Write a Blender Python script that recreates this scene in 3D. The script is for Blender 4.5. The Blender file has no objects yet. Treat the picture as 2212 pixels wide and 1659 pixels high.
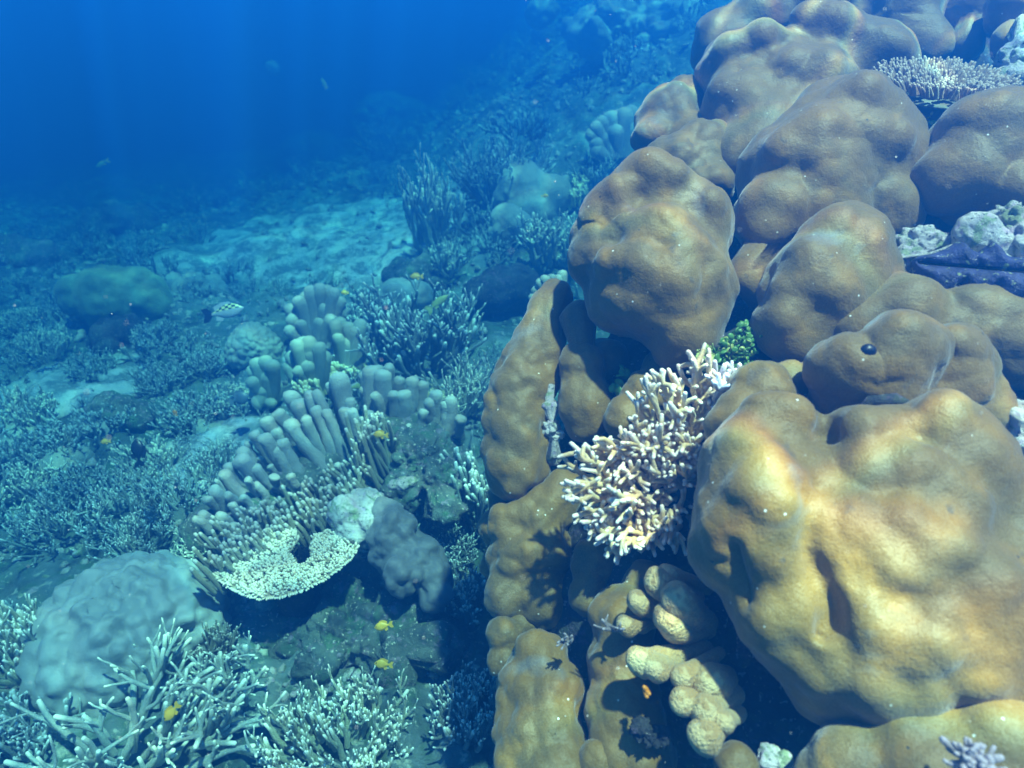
import bpy, bmesh, math, random
import numpy as np
from mathutils import Vector, Matrix

S = bpy.context.scene
C = S.collection
rad = math.radians

# ------------------------------------------------------------------ camera
PITCH = rad(32); CAMZ = 1.8
cam_d = bpy.data.cameras.new("camera"); cam = bpy.data.objects.new("camera", cam_d); C.objects.link(cam)
cam.location = (0, 0, CAMZ); cam.rotation_euler = (math.pi/2 - PITCH, 0, 0)
cam_d.sensor_width = 36; cam_d.lens = 24; cam_d.clip_start = 0.02; cam_d.clip_end = 500
cam_d.dof.use_dof = True; cam_d.dof.focus_distance = 1.7; cam_d.dof.aperture_fstop = 3.6
S.camera = cam
# ------------------------------------------------------------------ light
SUN = Vector((0.20, -0.12, 0.95)).normalized()
w = bpy.data.worlds.new("World"); S.world = w; w.use_nodes = True
nt = w.node_tree; nt.nodes.clear()
out = nt.nodes.new('ShaderNodeOutputWorld'); bg = nt.nodes.new('ShaderNodeBackground')
sky = nt.nodes.new('ShaderNodeTexSky'); sky.sky_type = 'NISHITA'; sky.sun_disc = False
sky.sun_elevation = math.asin(SUN.z); sky.sun_rotation = math.atan2(SUN.x, SUN.y)
bg.inputs['Strength'].default_value = 0.05
nt.links.new(sky.outputs[0], bg.inputs[0]); nt.links.new(bg.outputs[0], out.inputs[0])
sl = bpy.data.lights.new("sun", 'SUN'); sl.energy = 5.0; sl.angle = rad(2.0); sl.color = (1, 0.90, 0.74)
so = bpy.data.objects.new("sun", sl); C.objects.link(so)
so.rotation_euler = (-SUN).to_track_quat('-Z', 'Y').to_euler(); so.location = (2, 1, 8)
S.view_settings.view_transform = 'Standard'; S.view_settings.look = 'None'
S.view_settings.exposure = 3.12; S.view_settings.gamma = 1

HAZE_D = 0.61
HAZE_COL = (0.006, 0.128, 0.61)
HAZE_ABS = (0.0, 0.28, 0.985)
HAZE_G = 0.52

# ------------------------------------------------------------------ numeric helpers
F = 1474.7
FW = np.array([0, math.cos(PITCH), -math.sin(PITCH)]); UP = np.array([0, math.sin(PITCH), math.cos(PITCH)]); RT = np.array([1., 0, 0])
CAM = np.array([0, 0, CAMZ])
def P(x, y, d):
    """a point d metres in front of the camera position, seen at (x, y) in the survey picture"""
    return CAM + d*(FW + RT*(x-1106)/F + UP*(829.5-y)/F)

_r = np.random.RandomState(7)
PERM = _r.permutation(256); PERM = np.concatenate([PERM, PERM, PERM])
GR = _r.normal(size=(256, 3)); GR /= np.linalg.norm(GR, axis=1)[:, None]
RNDV = _r.rand(256, 3)
def perlin(p):
    p = np.asarray(p, float); i = np.floor(p).astype(int); f = p - i; i &= 255
    u = f*f*f*(f*(f*6-15)+10); res = 0
    for dx in (0, 1):
        wx = u[:, 0] if dx else 1-u[:, 0]
        for dy in (0, 1):
            wy = u[:, 1] if dy else 1-u[:, 1]
            for dz in (0, 1):
                wz = u[:, 2] if dz else 1-u[:, 2]
                h = PERM[PERM[PERM[(i[:, 0]+dx) & 255] + ((i[:, 1]+dy) & 255)] + ((i[:, 2]+dz) & 255)]
                g = GR[h]
                res = res + wx*wy*wz*(g[:, 0]*(f[:, 0]-dx)+g[:, 1]*(f[:, 1]-dy)+g[:, 2]*(f[:, 2]-dz))
    return res
def fbm(p, n=4, g=0.5):
    a = 1; s = 0; p = np.asarray(p, float)
    for k in range(n):
        s = s + a*perlin(p*2**k + k*17.3); a *= g
    return s
def bumps(p, k=9.0):
    """smooth cellular domes: 1 on the knob, towards 0 in the valleys"""
    p = np.asarray(p, float); i = np.floor(p).astype(int); acc = 0
    for dx in (-1, 0, 1):
        for dy in (-1, 0, 1):
            for dz in (-1, 0, 1):
                c = i + np.array([dx, dy, dz]); cc = c & 255
                h = PERM[PERM[PERM[cc[:, 0]] + cc[:, 1]] + cc[:, 2]]
                d = np.linalg.norm(p - c - RNDV[h], axis=1)
                acc = acc + np.exp(-k*d)
    d = -np.log(acc)/k
    d = np.clip(d, 0, 1.2)
    return 1 - 1.25*d*d

def smooth(a, b, x):
    t = np.clip((x-a)/(b-a), 0, 1); return t*t*(3-2*t)

# seabed height
def HT(x, y):
    x = np.asarray(x, float); y = np.asarray(y, float)
    z = 0.95*smooth(3.6, 6.4, y)*smooth(-1.4, 1.2, x) + 0.5*smooth(6, 10, y)*smooth(-1, 2.5, x)
    z = z + 0.35*smooth(0.5, 2.2, x)*smooth(1.2, 2.6, y)
    z = z - 0.75*smooth(4.0, 10, y)*smooth(0.0, -3.5, x) - 0.25*smooth(-0.5, -4, x)
    z = z - 2.5*smooth(10, 25, np.hypot(x, y))*smooth(2, -3, x)
    q = np.stack([x, y, 0*x], 1)
    z = z + 0.26*(bumps(q*0.95+2.3, 8)-.3)*smooth(3.0, 4.6, y)*(1-smooth(1.9, 1.0, np.hypot((x+1.75)/1.3, y-5.35)))
    fade = smooth(60, 20, np.hypot(x, y))
    z = z + fade*(0.20*perlin(q*0.9+3.1) + 0.10*perlin(q*2.3+9) + 0.05*fbm(q*5.5, 3))
    return z
def sandmask(x, y):
    q = np.stack([x, y, 0*x], 1)
    d = ((x+1.55+0.25*(y-5.2))/1.25)**2 + ((y-5.2)/1.2)**2 + 0.9*fbm(q*1.3+5, 3)
    d2 = ((x+0.95)/0.28)**2 + ((y-3.35)/0.5)**2 + 0.8*fbm(q*3.3+5, 3)
    d3 = ((x+2.3)/0.5)**2 + ((y-3.0)/0.35)**2 + 0.8*fbm(q*3.3+8, 3)
    d4 = ((x+1.35)/0.3)**2 + ((y-2.3)/0.3)**2 + 0.8*fbm(q*3.3+2, 3)
    return np.maximum(smooth(1.15, 0.75, d), 0.8*np.maximum(np.maximum(smooth(1.1, 0.7, d2), smooth(1.1, .7, d3)), smooth(1.1, .7, d4)))
_ht_c = {}
def G(x, y, f=1.0):
    """seabed point under the picture position, as (point, forward distance)"""
    ds = np.linspace(1.0, 22, 1500)
    pts = CAM + ds[:, None]*(FW + RT*(x-1106)/F + UP*(829.5-y)/F)
    below = pts[:, 2] < HT(pts[:, 0], pts[:, 1])
    k = int(np.argmax(below)) if below.any() else len(ds)-1
    return P(x, y, ds[k]*f), ds[k]*f

# ------------------------------------------------------------------ materials
def mat(name):
    m = bpy.data.materials.new(name); m.use_nodes = True
    n = m.node_tree.nodes; l = m.node_tree.links; n.clear()
    o = n.new('ShaderNodeOutputMaterial'); b = n.new('ShaderNodeBsdfPrincipled')
    l.new(b.outputs[0], o.inputs[0]); return m, n, l, b
def mixc(n, l, fac, a, b, blend='MIX'):
    x = n.new('ShaderNodeMix'); x.data_type = 'RGBA'; x.blend_type = blend
    for s, v in ((0, fac), (6, a), (7, b)):
        if hasattr(v, 'links') or hasattr(v, 'is_linked'): l.new(v, x.inputs[s])
        elif s == 0: x.inputs[0].default_value = v
        else: x.inputs[s].default_value = (*v, 1)
    return x.outputs[2]
def noise(n, l, scale, detail=3, vec=None, rough=0.55, dist=0):
    t = n.new('ShaderNodeTexNoise'); t.inputs['Scale'].default_value = scale
    t.inputs['Detail'].default_value = detail; t.inputs['Roughness'].default_value = rough
    t.inputs['Distortion'].default_value = dist
    if vec is not None: l.new(vec, t.inputs['Vector'])
    return t.outputs['Fac']
def ramp(n, l, fac, a, b):
    r = n.new('ShaderNodeMapRange'); r.inputs[1].default_value = a; r.inputs[2].default_value = b
    l.new(fac, r.inputs[0]); return r.outputs[0]
def bump(n, l, b, h, strength, dist=0.01):
    x = n.new('ShaderNodeBump'); x.inputs['Strength'].default_value = strength; x.inputs['Distance'].default_value = dist
    l.new(h, x.inputs['Height']); l.new(x.outputs[0], b.inputs['Normal']); return x
def speck(n, l, vec, scale, thr0, thr1):
    v = n.new('ShaderNodeTexVoronoi'); v.inputs['Scale'].default_value = scale
    if vec is not None: l.new(vec, v.inputs['Vector'])
    return ramp(n, l, v.outputs['Distance'], thr1, thr0)
def geo(n): return n.new('ShaderNodeNewGeometry').outputs['Position']

def boulder_mat(name, c1, c2, c3, grain=330, sheen=0.35, specks=True, sc=5.0, scar=False):
    m, n, l, b = mat(name); g = geo(n)
    a = mixc(n, l, ramp(n, l, noise(n, l, sc, 3, g), 0.38, 0.64), c1, c2)
    a = mixc(n, l, ramp(n, l, noise(n, l, sc*3.1, 2, g), 0.52, 0.72), a, c3)
    if scar:
        a = mixc(n, l, ramp(n, l, noise(n, l, 6.3, 4, g, 0.6, 0.5), 0.62, 0.70), a, (0.17, 0.13, 0.09))
        a = mixc(n, l, ramp(n, l, noise(n, l, 19, 3, g), 0.66, 0.72), a, (0.12, 0.07, 0.025))
        a = mixc(n, l, speck(n, l, g, 17, 0.03, 0.05), a, (0.02, 0.012, 0.01))
    gr = noise(n, l, grain, 2, g)
    a = mixc(n, l, ramp(n, l, gr, 0.35, 0.7), a, mixc(n, l, 0.10, a, (0.62, 0.55, 0.42)), 'MIX')
    if specks:
        pick = ramp(n, l, noise(n, l, 14, 2, g), 0.50, 0.58)
        s = speck(n, l, g, 34, 0.04, 0.08)
        mul = n.new('ShaderNodeMath'); mul.operation = 'MULTIPLY'; l.new(pick, mul.inputs[0]); l.new(s, mul.inputs[1])
        a = mixc(n, l, mul.outputs[0], a, (0.8, 0.76, 0.72))
    l.new(a, b.inputs['Base Color']); b.inputs['Roughness'].default_value = 0.55
    b.inputs['Specular IOR Level'].default_value = 0.35
    b.inputs['Sheen Weight'].default_value = sheen; b.inputs['Sheen Roughness'].default_value = 0.45
    b.inputs['Sheen Tint'].default_value = (0.82, 0.84, 1, 1)
    b1 = bump(n, l, b, gr, 0.35, 0.002)
    b2 = n.new('ShaderNodeBump'); b2.inputs['Strength'].default_value = 0.45; b2.inputs['Distance'].default_value = 0.008
    l.new(noise(n, l, 42, 4, g, 0.6), b2.inputs['Height']); l.new(b2.outputs[0], b1.inputs['Normal'])
    return m
def branch_mat(name, base, deep, tip, tip0=0.72, grain=260):
    m, n, l, b = mat(name); g = geo(n)
    at = n.new('ShaderNodeAttribute'); at.attribute_name = 'tip'
    a = mixc(n, l, ramp(n, l, noise(n, l, 9, 3, g), 0.35, 0.7), base, deep)
    gr = noise(n, l, grain, 2, g)
    a = mixc(n, l, ramp(n, l, gr, 0.45, 0.75), a, mixc(n, l, 0.45, a, tip))
    a = mixc(n, l, ramp(n, l, at.outputs['Fac'], tip0, 0.97), a, tip)
    l.new(a, b.inputs['Base Color']); b.inputs['Roughness'].default_value = 0.6
    b.inputs['Sheen Weight'].default_value = 0.2
    bump(n, l, b, gr, 0.5, 0.003)
    return m
def rock_mat(name, cols, sc=9, bs=0.8):
    m, n, l, b = mat(name); g = geo(n)
    a = mixc(n, l, ramp(n, l, noise(n, l, sc, 5, g, 0.65), 0.40, 0.58), cols[0], cols[1])
    a = mixc(n, l, ramp(n, l, noise(n, l, sc*1.7, 4, g, 0.6, 0.8), 0.53, 0.62), a, cols[2])
    a = mixc(n, l, ramp(n, l, noise(n, l, sc*2.9, 4, g, 0.7), 0.56, 0.64), a, cols[3])
    a = mixc(n, l, ramp(n, l, noise(n, l, sc*9, 3, g), 0.62, 0.68), a, cols[4])
    l.new(a, b.inputs['Base Color']); b.inputs['Roughness'].default_value = 0.8
    bump(n, l, b, noise(n, l, sc*6, 6, g, 0.7), bs, 0.02)
    return m
def plain(name, col, rough=0.5, var=0.25, sc=40, metallic=0):
    m, n, l, b = mat(name); g = geo(n)
    a = mixc(n, l, ramp(n, l, noise(n, l, sc, 3, g), 0.3, 0.7), col, tuple(c*(1-var) for c in col))
    l.new(a, b.inputs['Base Color']); b.inputs['Roughness'].default_value = rough
    return m

M = {}
M['porites'] = boulder_mat('porites', (0.190, 0.094, 0.006), (0.120, 0.072, 0.012), (0.25, 0.120, 0.006), sheen=0.25, scar=True)
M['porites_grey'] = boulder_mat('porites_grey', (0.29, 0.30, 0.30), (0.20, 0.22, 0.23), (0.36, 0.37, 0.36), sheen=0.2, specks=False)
M['porites_green'] = boulder_mat('porites_green', (0.16, 0.22, 0.13), (0.10, 0.16, 0.10), (0.22, 0.28, 0.17), sheen=0.2, specks=False)
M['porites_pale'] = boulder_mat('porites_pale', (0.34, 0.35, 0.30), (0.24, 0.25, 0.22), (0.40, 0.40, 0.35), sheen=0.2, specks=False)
M['porites_mauve'] = boulder_mat('porites_mauve', (0.14, 0.135, 0.145), (0.10, 0.10, 0.11), (0.18, 0.17, 0.18), sheen=0.2, specks=False)
M['column'] = branch_mat('column', (0.33, 0.30, 0.29), (0.24, 0.23, 0.23), (0.46, 0.43, 0.38), 0.90, 130)
M['column_green'] = branch_mat('column_green', (0.22, 0.25, 0.21), (0.15, 0.19, 0.17), (0.38, 0.40, 0.32), 0.9)
M['column'].node_tree.nodes['Bump'].inputs['Distance'].default_value = .008
M['finger'] = branch_mat('finger', (0.23, 0.20, 0.12), (0.15, 0.15, 0.11), (0.52, 0.47, 0.42), 0.95)
M['finger_pale'] = branch_mat('finger_pale', (0.33, 0.33, 0.22), (0.20, 0.23, 0.17), (0.95, 0.93, 0.80), 0.80)
M['finger_dark'] = branch_mat('finger_dark', (0.13, 0.16, 0.16), (0.08, 0.10, 0.12), (0.70, 0.75, 0.70), 0.86)
M['finger_yellow'] = branch_mat('finger_yellow', (0.45, 0.38, 0.15), (0.33, 0.30, 0.14), (0.95, 0.88, 0.55), 0.7)
M['stag'] = branch_mat('stag', (0.22, 0.26, 0.25), (0.12, 0.16, 0.16), (0.55, 0.62, 0.62), 0.86)
M['stag_pale'] = branch_mat('stag_pale', (0.36, 0.38, 0.34), (0.24, 0.27, 0.26), (0.90, 0.88, 0.70), 0.85)
M['cream'] = branch_mat('cream', (0.62, 0.39, 0.16), (0.48, 0.32, 0.17), (0.82, 0.66, 0.55), 0.80)
M['cream_purple'] = branch_mat('cream_purple', (0.42, 0.36, 0.40), (0.30, 0.25, 0.30), (0.80, 0.74, 0.84), 0.8)
M['brownknob'] = branch_mat('brownknob', (0.42, 0.24, 0.075), (0.24, 0.14, 0.05), (0.58, 0.40, 0.18), 0.96, 230)
M['brownknob'].node_tree.nodes['Bump'].inputs['Strength'].default_value = 1.0; M['brownknob'].node_tree.nodes['Bump'].inputs['Distance'].default_value = .006
M['table'] = branch_mat('table', (0.34, 0.26, 0.17), (0.22, 0.18, 0.12), (0.78, 0.66, 0.52), 0.62)
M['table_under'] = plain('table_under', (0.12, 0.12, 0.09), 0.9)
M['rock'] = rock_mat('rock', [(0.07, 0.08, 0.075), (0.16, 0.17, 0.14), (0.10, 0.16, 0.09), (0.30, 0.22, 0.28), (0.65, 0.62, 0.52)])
M['rock_pale'] = rock_mat('rock_pale', [(0.42, 0.38, 0.40), (0.60, 0.55, 0.52), (0.25, 0.30, 0.18), (0.50, 0.38, 0.50), (0.05, 0.05, 0.05)], 14)
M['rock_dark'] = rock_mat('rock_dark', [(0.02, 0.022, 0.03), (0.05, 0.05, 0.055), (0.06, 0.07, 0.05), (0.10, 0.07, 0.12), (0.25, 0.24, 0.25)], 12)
M['algae'] = plain('algae', (0.10, 0.26, 0.05), 0.45, 0.6, 60)
M['algae_light'] = plain('algae_light', (0.42, 0.48, 0.12), 0.45, 0.5, 60)
m, n, l, b = mat('mantle'); g = geo(n)
a = mixc(n, l, ramp(n, l, noise(n, l, 35, 4, g, 0.7, 1.0), 0.40, 0.60), (0.007, 0.008, 0.05), (0.03, 0.032, 0.13))
a = mixc(n, l, ramp(n, l, noise(n, l, 75, 3, g), 0.60, 0.66), a, (0.22, 0.26, 0.12))
a = mixc(n, l, ramp(n, l, noise(n, l, 55, 4, g, 0.7, 2.0), 0.64, 0.68), a, (0.45, 0.42, 0.48))
l.new(a, b.inputs['Base Color']); b.inputs['Roughness'].default_value = 0.7; bump(n, l, b, noise(n, l, 120, 4, g), 0.8, 0.006)
M['mantle'] = m
M['tan'] = branch_mat('tan', (0.26, 0.16, 0.08), (0.18, 0.11, 0.06), (0.50, 0.38, 0.28), 0.9)
M['tuft'] = branch_mat('tuft', (0.22, 0.17, 0.18), (0.16, 0.12, 0.14), (0.36, 0.29, 0.32), 0.8)
M['twig'] = branch_mat('twig', (0.16, 0.13, 0.13), (0.1, 0.08, 0.09), (0.30, 0.25, 0.27), 0.8)
M['shell'] = rock_mat('shell', [(0.5, 0.46, 0.42), (0.65, 0.6, 0.55), (0.2, 0.2, 0.15), (0.4, 0.32, 0.4), (0.08, 0.08, 0.08)], 20)
M['black'] = plain('black', (0.008, 0.008, 0.012), 0.3)
M['hole_dark'] = plain('hole_dark', (0.004, 0.008, 0.03), 0.42)
M['yellow'] = plain('yellow', (0.75, 0.45, 0.03), 0.4, 0.2)
M['orange'] = plain('orange', (0.8, 0.28, 0.02), 0.5, 0.3)
M['olive'] = plain('olive', (0.30, 0.36, 0.12), 0.4, 0.3)
M['darkfish'] = plain('darkfish', (0.010, 0.016, 0.03), 0.4)
M['greyfish'] = plain('greyfish', (0.10, 0.13, 0.16), 0.4)
M['silver'] = plain('silver', (0.42, 0.46, 0.48), 0.3, 0.1)
M['snow'] = plain('snow', (0.6, 0.55, 0.5), 0.4, 0.05)
# checkered snapper: dark chequers and a yellow back in object space
m, n, l, b = mat('snapper'); tc = n.new('ShaderNodeTexCoord').outputs['Object']
sp = n.new('ShaderNodeSeparateXYZ'); l.new(tc, sp.inputs[0])
mp = n.new('ShaderNodeMapping'); l.new(tc, mp.inputs[0]); mp.inputs['Scale'].default_value = (70, 0.001, 95)
ck = n.new('ShaderNodeTexChecker'); ck.inputs['Scale'].default_value = 1; l.new(mp.outputs[0], ck.inputs[0])
back = ramp(n, l, sp.outputs[2], 0.002, 0.006)
pat = mixc(n, l, ck.outputs['Fac'], (0.70, 0.72, 0.30), (0.03, 0.05, 0.05))
a = mixc(n, l, back, (0.42, 0.46, 0.46), pat)
l.new(a, b.inputs['Base Color']); b.inputs['Roughness'].default_value = 0.35
M['snapper'] = m
# seabed
m, n, l, b = mat('seabed'); g = geo(n)
at = n.new('ShaderNodeAttribute'); at.attribute_name = 'sand'
a = mixc(n, l, ramp(n, l, noise(n, l, 1.6, 7, g, 0.7), 0.40, 0.60), (0.05, 0.07, 0.07), (0.26, 0.31, 0.31))
a = mixc(n, l, ramp(n, l, noise(n, l, 11, 5, g, 0.7), 0.50, 0.62), a, (0.10, 0.16, 0.10))
a = mixc(n, l, ramp(n, l, noise(n, l, 17, 5, g, 0.7), 0.56, 0.66), a, (0.55, 0.55, 0.47))
sandc = mixc(n, l, ramp(n, l, noise(n, l, 6, 8, g, 0.8), 0.45, 0.56), (0.82, 0.82, 0.86), (0.24, 0.27, 0.29))
a = mixc(n, l, at.outputs['Fac'], a, sandc)
l.new(a, b.inputs['Base Color']); b.inputs['Roughness'].default_value = 0.9
bump(n, l, b, noise(n, l, 30, 6, g, 0.7), 0.9, 0.03)
M['seabed'] = m

# ------------------------------------------------------------------ object helpers
def mesh_obj(name, V, Fq, material, parent=None, tip=None, smoothf=True, loc=None):
    V = np.asarray(V, float)
    if parent is not None and loc is None: V = V - np.array(parent.location)
    if loc is not None: V = V - np.array(loc)
    me = bpy.data.meshes.new(name)
    Fq = [np.asarray(f, int) for f in (Fq if isinstance(Fq, list) else [Fq]) if len(f)]
    nl = sum(f.size for f in Fq); npoly = sum(len(f) for f in Fq)
    me.vertices.add(len(V)); me.vertices.foreach_set('co', V.ravel())
    me.loops.add(nl); me.loops.foreach_set('vertex_index', np.concatenate([f.ravel() for f in Fq]))
    me.polygons.add(npoly)
    tot = np.concatenate([np.full(len(f), f.shape[1]) for f in Fq]); st = np.concatenate([[0], np.cumsum(tot)[:-1]])
    me.polygons.foreach_set('loop_start', st); me.polygons.foreach_set('loop_total', tot)
    me.polygons.foreach_set('use_smooth', np.full(npoly, smoothf))
    me.update(calc_edges=True)
    if tip is not None:
        a = me.attributes.new('tip', 'FLOAT', 'POINT'); a.data.foreach_set('value', np.asarray(tip, float))
    me.materials.append(material)
    o = bpy.data.objects.new(name, me); C.objects.link(o)
    if parent is not None: o.parent = parent
    if loc is not None: o.location = loc
    return o
def tag(o, label, cat, group=None, kind=None):
    if label: o['label'] = label
    if cat: o['category'] = cat
    if group: o['group'] = group
    if kind: o['kind'] = kind
    return o
def empty(name, loc, label, cat, group=None):
    o = bpy.data.objects.new(name, None); o.location = tuple(loc); o.empty_display_size = 0.05; C.objects.link(o)
    return tag(o, label, cat, group)

_ico = {}
def ico(n):
    if n not in _ico:
        bm = bmesh.new(); bmesh.ops.create_icosphere(bm, subdivisions=n, radius=1)
        V = np.array([v.co[:] for v in bm.verts]); Fc = np.array([[v.index for v in f.verts] for f in bm.faces])
        bm.free(); _ico[n] = (V/np.linalg.norm(V, axis=1)[:, None], Fc)
    return _ico[n]

def lobe_arrays(cs, rs, k=0.35, sub=5, cuts=(), center=None, amp=0.10, bs=None, seed=0, amp2=0.03, squash=None):
    """a star-shaped smooth union of spheres, knobbed like a living colony"""
    cs = np.array(cs); rs = np.array(rs, float)
    c0 = (cs*rs[:, None]**2).sum(0)/(rs**2).sum() if center is None else np.array(center)
    R = float(rs.max()); kk = k*R
    D, Fc = ico(sub); tmax = (np.linalg.norm(cs-c0, axis=1)+rs).max()*1.1
    def sdf(p):
        acc = 0
        for c, r in zip(cs, rs):
            acc = acc + np.exp(-(np.linalg.norm(p-c, axis=1)-r)/(kk*0.35))
        return -np.log(acc+1e-30)*kk*0.35
    t = np.full(len(D), tmax); done = np.zeros(len(D), bool)
    N = 48
    for s in range(N):
        tt = np.where(done, t, tmax*(1-(s+1)/N))
        inside = sdf(c0 + D*tt[:, None]) < 0
        t = np.where(done, t, tt); done |= inside
    lo = t.copy(); hi = t+tmax/N
    for s in range(8):
        mid = (lo+hi)/2; ins = sdf(c0 + D*mid[:, None]) < 0
        lo = np.where(ins, mid, lo); hi = np.where(ins, hi, mid)
    V = c0 + D*lo[:, None]
    e = 1e-3*R; g = np.stack([sdf(V+e*np.eye(3)[i]) for i in range(3)], 1) - sdf(V)[:, None]
    g /= np.linalg.norm(g, axis=1)[:, None]+1e-12
    bs = bs or R*0.62
    q = V/bs + seed*7.7
    d = amp*R*(bumps(q, 10)-0.72)*2.3 + amp*R*1.0*perlin(q*0.8+3) + amp*R*0.5*(bumps(q*1.9+5, 12)-0.5) + amp2*R*perlin(q*2.7)
    V = V + g*d[:, None]
    for (a, b_, r, depth) in cuts:
        a = np.array(a); b_ = np.array(b_); ab = b_-a; L2 = (ab@ab)+1e-9
        h = np.clip(((V-a)@ab)/L2, 0, 1); dist = np.linalg.norm(V-a-h[:, None]*ab, axis=1)
        V = V - g*(depth*np.exp(-(dist/r)**2))[:, None]
    return V, Fc
def lobe(name, blobs, material, parent=None, knobs=(), **kw):
    cs = [P(x, y, d) for x, y, r, d in blobs]; rs = [r*d/F for x, y, r, d in blobs]
    V, Fc = lobe_arrays(cs, rs, **kw)
    if len(knobs):
        # rounded swellings of the living surface, each about a point on the side one sees
        c0 = V.mean(0); rel = V-CAM; dep = rel@FW; sx = 1106+F*(rel@RT)/dep; sy = 829.5-F*(rel@UP)/dep
        t0, t1, t2 = V[Fc[:, 0]], V[Fc[:, 1]], V[Fc[:, 2]]
        fn = np.cross(t1-t0, t2-t0); N_ = np.zeros_like(V)
        for c_ in range(3): np.add.at(N_, Fc[:, c_], fn)
        N_ /= np.linalg.norm(N_, axis=1)[:, None]+1e-12
        if ((V-c0)*N_).sum() < 0: N_ = -N_
        W = V.copy()
        for (x, y, r, h) in knobs:
            sc_ = (sx-x)**2+(sy-y)**2 + ((dep-dep.min())*F*.35)**2*.02; i_ = int(np.argmin(sc_ + 1e6*((rel*N_).sum(1) > 0))); rr = r*dep[i_]/F
            rr *= .88; d2 = ((V-V[i_])**2).sum(1)/rr**2
            W += N_*(1.4*h*rr*np.exp(-d2*1.1))[:, None]
        V = W
    return mesh_obj(name, V, Fc, material, parent)

class Tubes:
    def __init__(s): s.V = []; s.F = []; s.T = []; s.n = 0
    def tube(s, pts, rr, seg=6, tip=None, cap=True, flat=1.0, fdir=None, blunt=1.0):
        pts = np.asarray(pts, float); rr = np.asarray(rr, float); m = len(pts)
        tip = np.linspace(0, 1, m) if tip is None else np.asarray(tip, float)
        tg = np.gradient(pts, axis=0); tg /= np.linalg.norm(tg, axis=1)[:, None]+1e-12
        if cap:
            e = tg[-1]; r = rr[-1]*blunt
            pts = np.concatenate([pts, [pts[-1]+e*r*.5, pts[-1]+e*r*.82, pts[-1]+e*r*.97]])
            tg = np.concatenate([tg, [e, e, e]]); tip = np.concatenate([tip, [tip[-1]]*3])
            rr = np.concatenate([rr, [rr[-1]*.86, rr[-1]*.55, rr[-1]*.004]]); m += 3
        ref = np.array([0.3, 0.2, 0.93]) if fdir is None else np.asarray(fdir, float)
        if fdir is None and abs(tg[0]@ref) > .9: ref = np.array([1., 0, 0])
        a = np.cross(tg, ref); a /= np.linalg.norm(a, axis=1)[:, None]+1e-12
        b = np.cross(tg, a)
        th = np.arange(seg)*2*math.pi/seg
        ring = pts[:, None, :] + rr[:, None, None]*(np.cos(th)[None, :, None]*a[:, None, :]*flat + np.sin(th)[None, :, None]*b[:, None, :])
        s.V.append(ring.reshape(-1, 3)); s.T.append(np.repeat(tip, seg))
        i = np.arange(m-1)[:, None]*seg; j = np.arange(seg)[None, :]; j2 = (j+1) % seg
        q = np.stack([i+j, i+j2, i+seg+j2, i+seg+j], -1).reshape(-1, 4)+s.n
        s.F.append(q); s.n += m*seg
    def arrays(s): return np.concatenate(s.V), np.concatenate(s.F), np.concatenate(s.T)
    def build(s, name, material, parent=None, disp=0, dsc=60, **kw):
        V, Fq, T = s.arrays()
        if disp: V = V + disp*np.stack([perlin(V*dsc+o) for o in (0, 31, 77)], 1)
        return mesh_obj(name, V, Fq, material, parent, tip=T, **kw)

def unit(v): v = np.asarray(v, float); return v/(np.linalg.norm(v)+1e-12)
def stag(tb, rng, p, d, L, r, depth, up=0.25, spread=0.75, seg=5, wob=0.16, taper=0.62, forks=2):
    """one branching arm: bends upward, forks at its sides, ends in a pale tip"""
    steps = 5 if depth else 4
    pts = [np.array(p, float)]; dd = unit(d); dirs = [dd]
    for k in range(steps):
        dd = unit(dd + rng.normal(size=3)*wob + np.array([0, 0, up*0.3])); pts.append(pts[-1]+dd*L/steps); dirs.append(dd)
    rr = r*np.linspace(1, taper, steps+1)
    t1 = 1.0 if True else 0
    tb.tube(pts, rr, seg, tip=np.linspace(0.0 if depth else 0.35, t1, steps+1))
    if depth > 0:
        for f in range(forks + (rng.rand() < .4)):
            k = rng.randint(1, steps); s_ = unit(dirs[k]+rng.normal(size=3)*spread+np.array([0, 0, up]))
            stag(tb, rng, pts[k], s_, L*rng.uniform(.42, .72), rr[k]*.82, depth-1, up, spread, seg, wob, taper, forks)
def stag_colony(tb, rng, base, R, H, n=22, r=0.008, up=0.4, depth=2, lean=(0, 0, 0), seg=5, spread=.7, forks=2, flat=1.0):
    base = np.array(base, float)
    for i in range(n):
        a = rng.uniform(0, 2*math.pi); q = math.sqrt(rng.rand())
        p = base + np.array([math.cos(a)*q*R*.55, math.sin(a)*q*R*.55, -0.02+H*0.15*(1-q)])
        d = unit(np.array([math.cos(a)*q*1.0*R, math.sin(a)*q*1.0*R, H*1.0*flat]) + np.array(lean)*max(R, H))
        stag(tb, rng, p, d, H*rng.uniform(.6, .9), r, depth, up, spread, seg, forks=forks)
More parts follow.
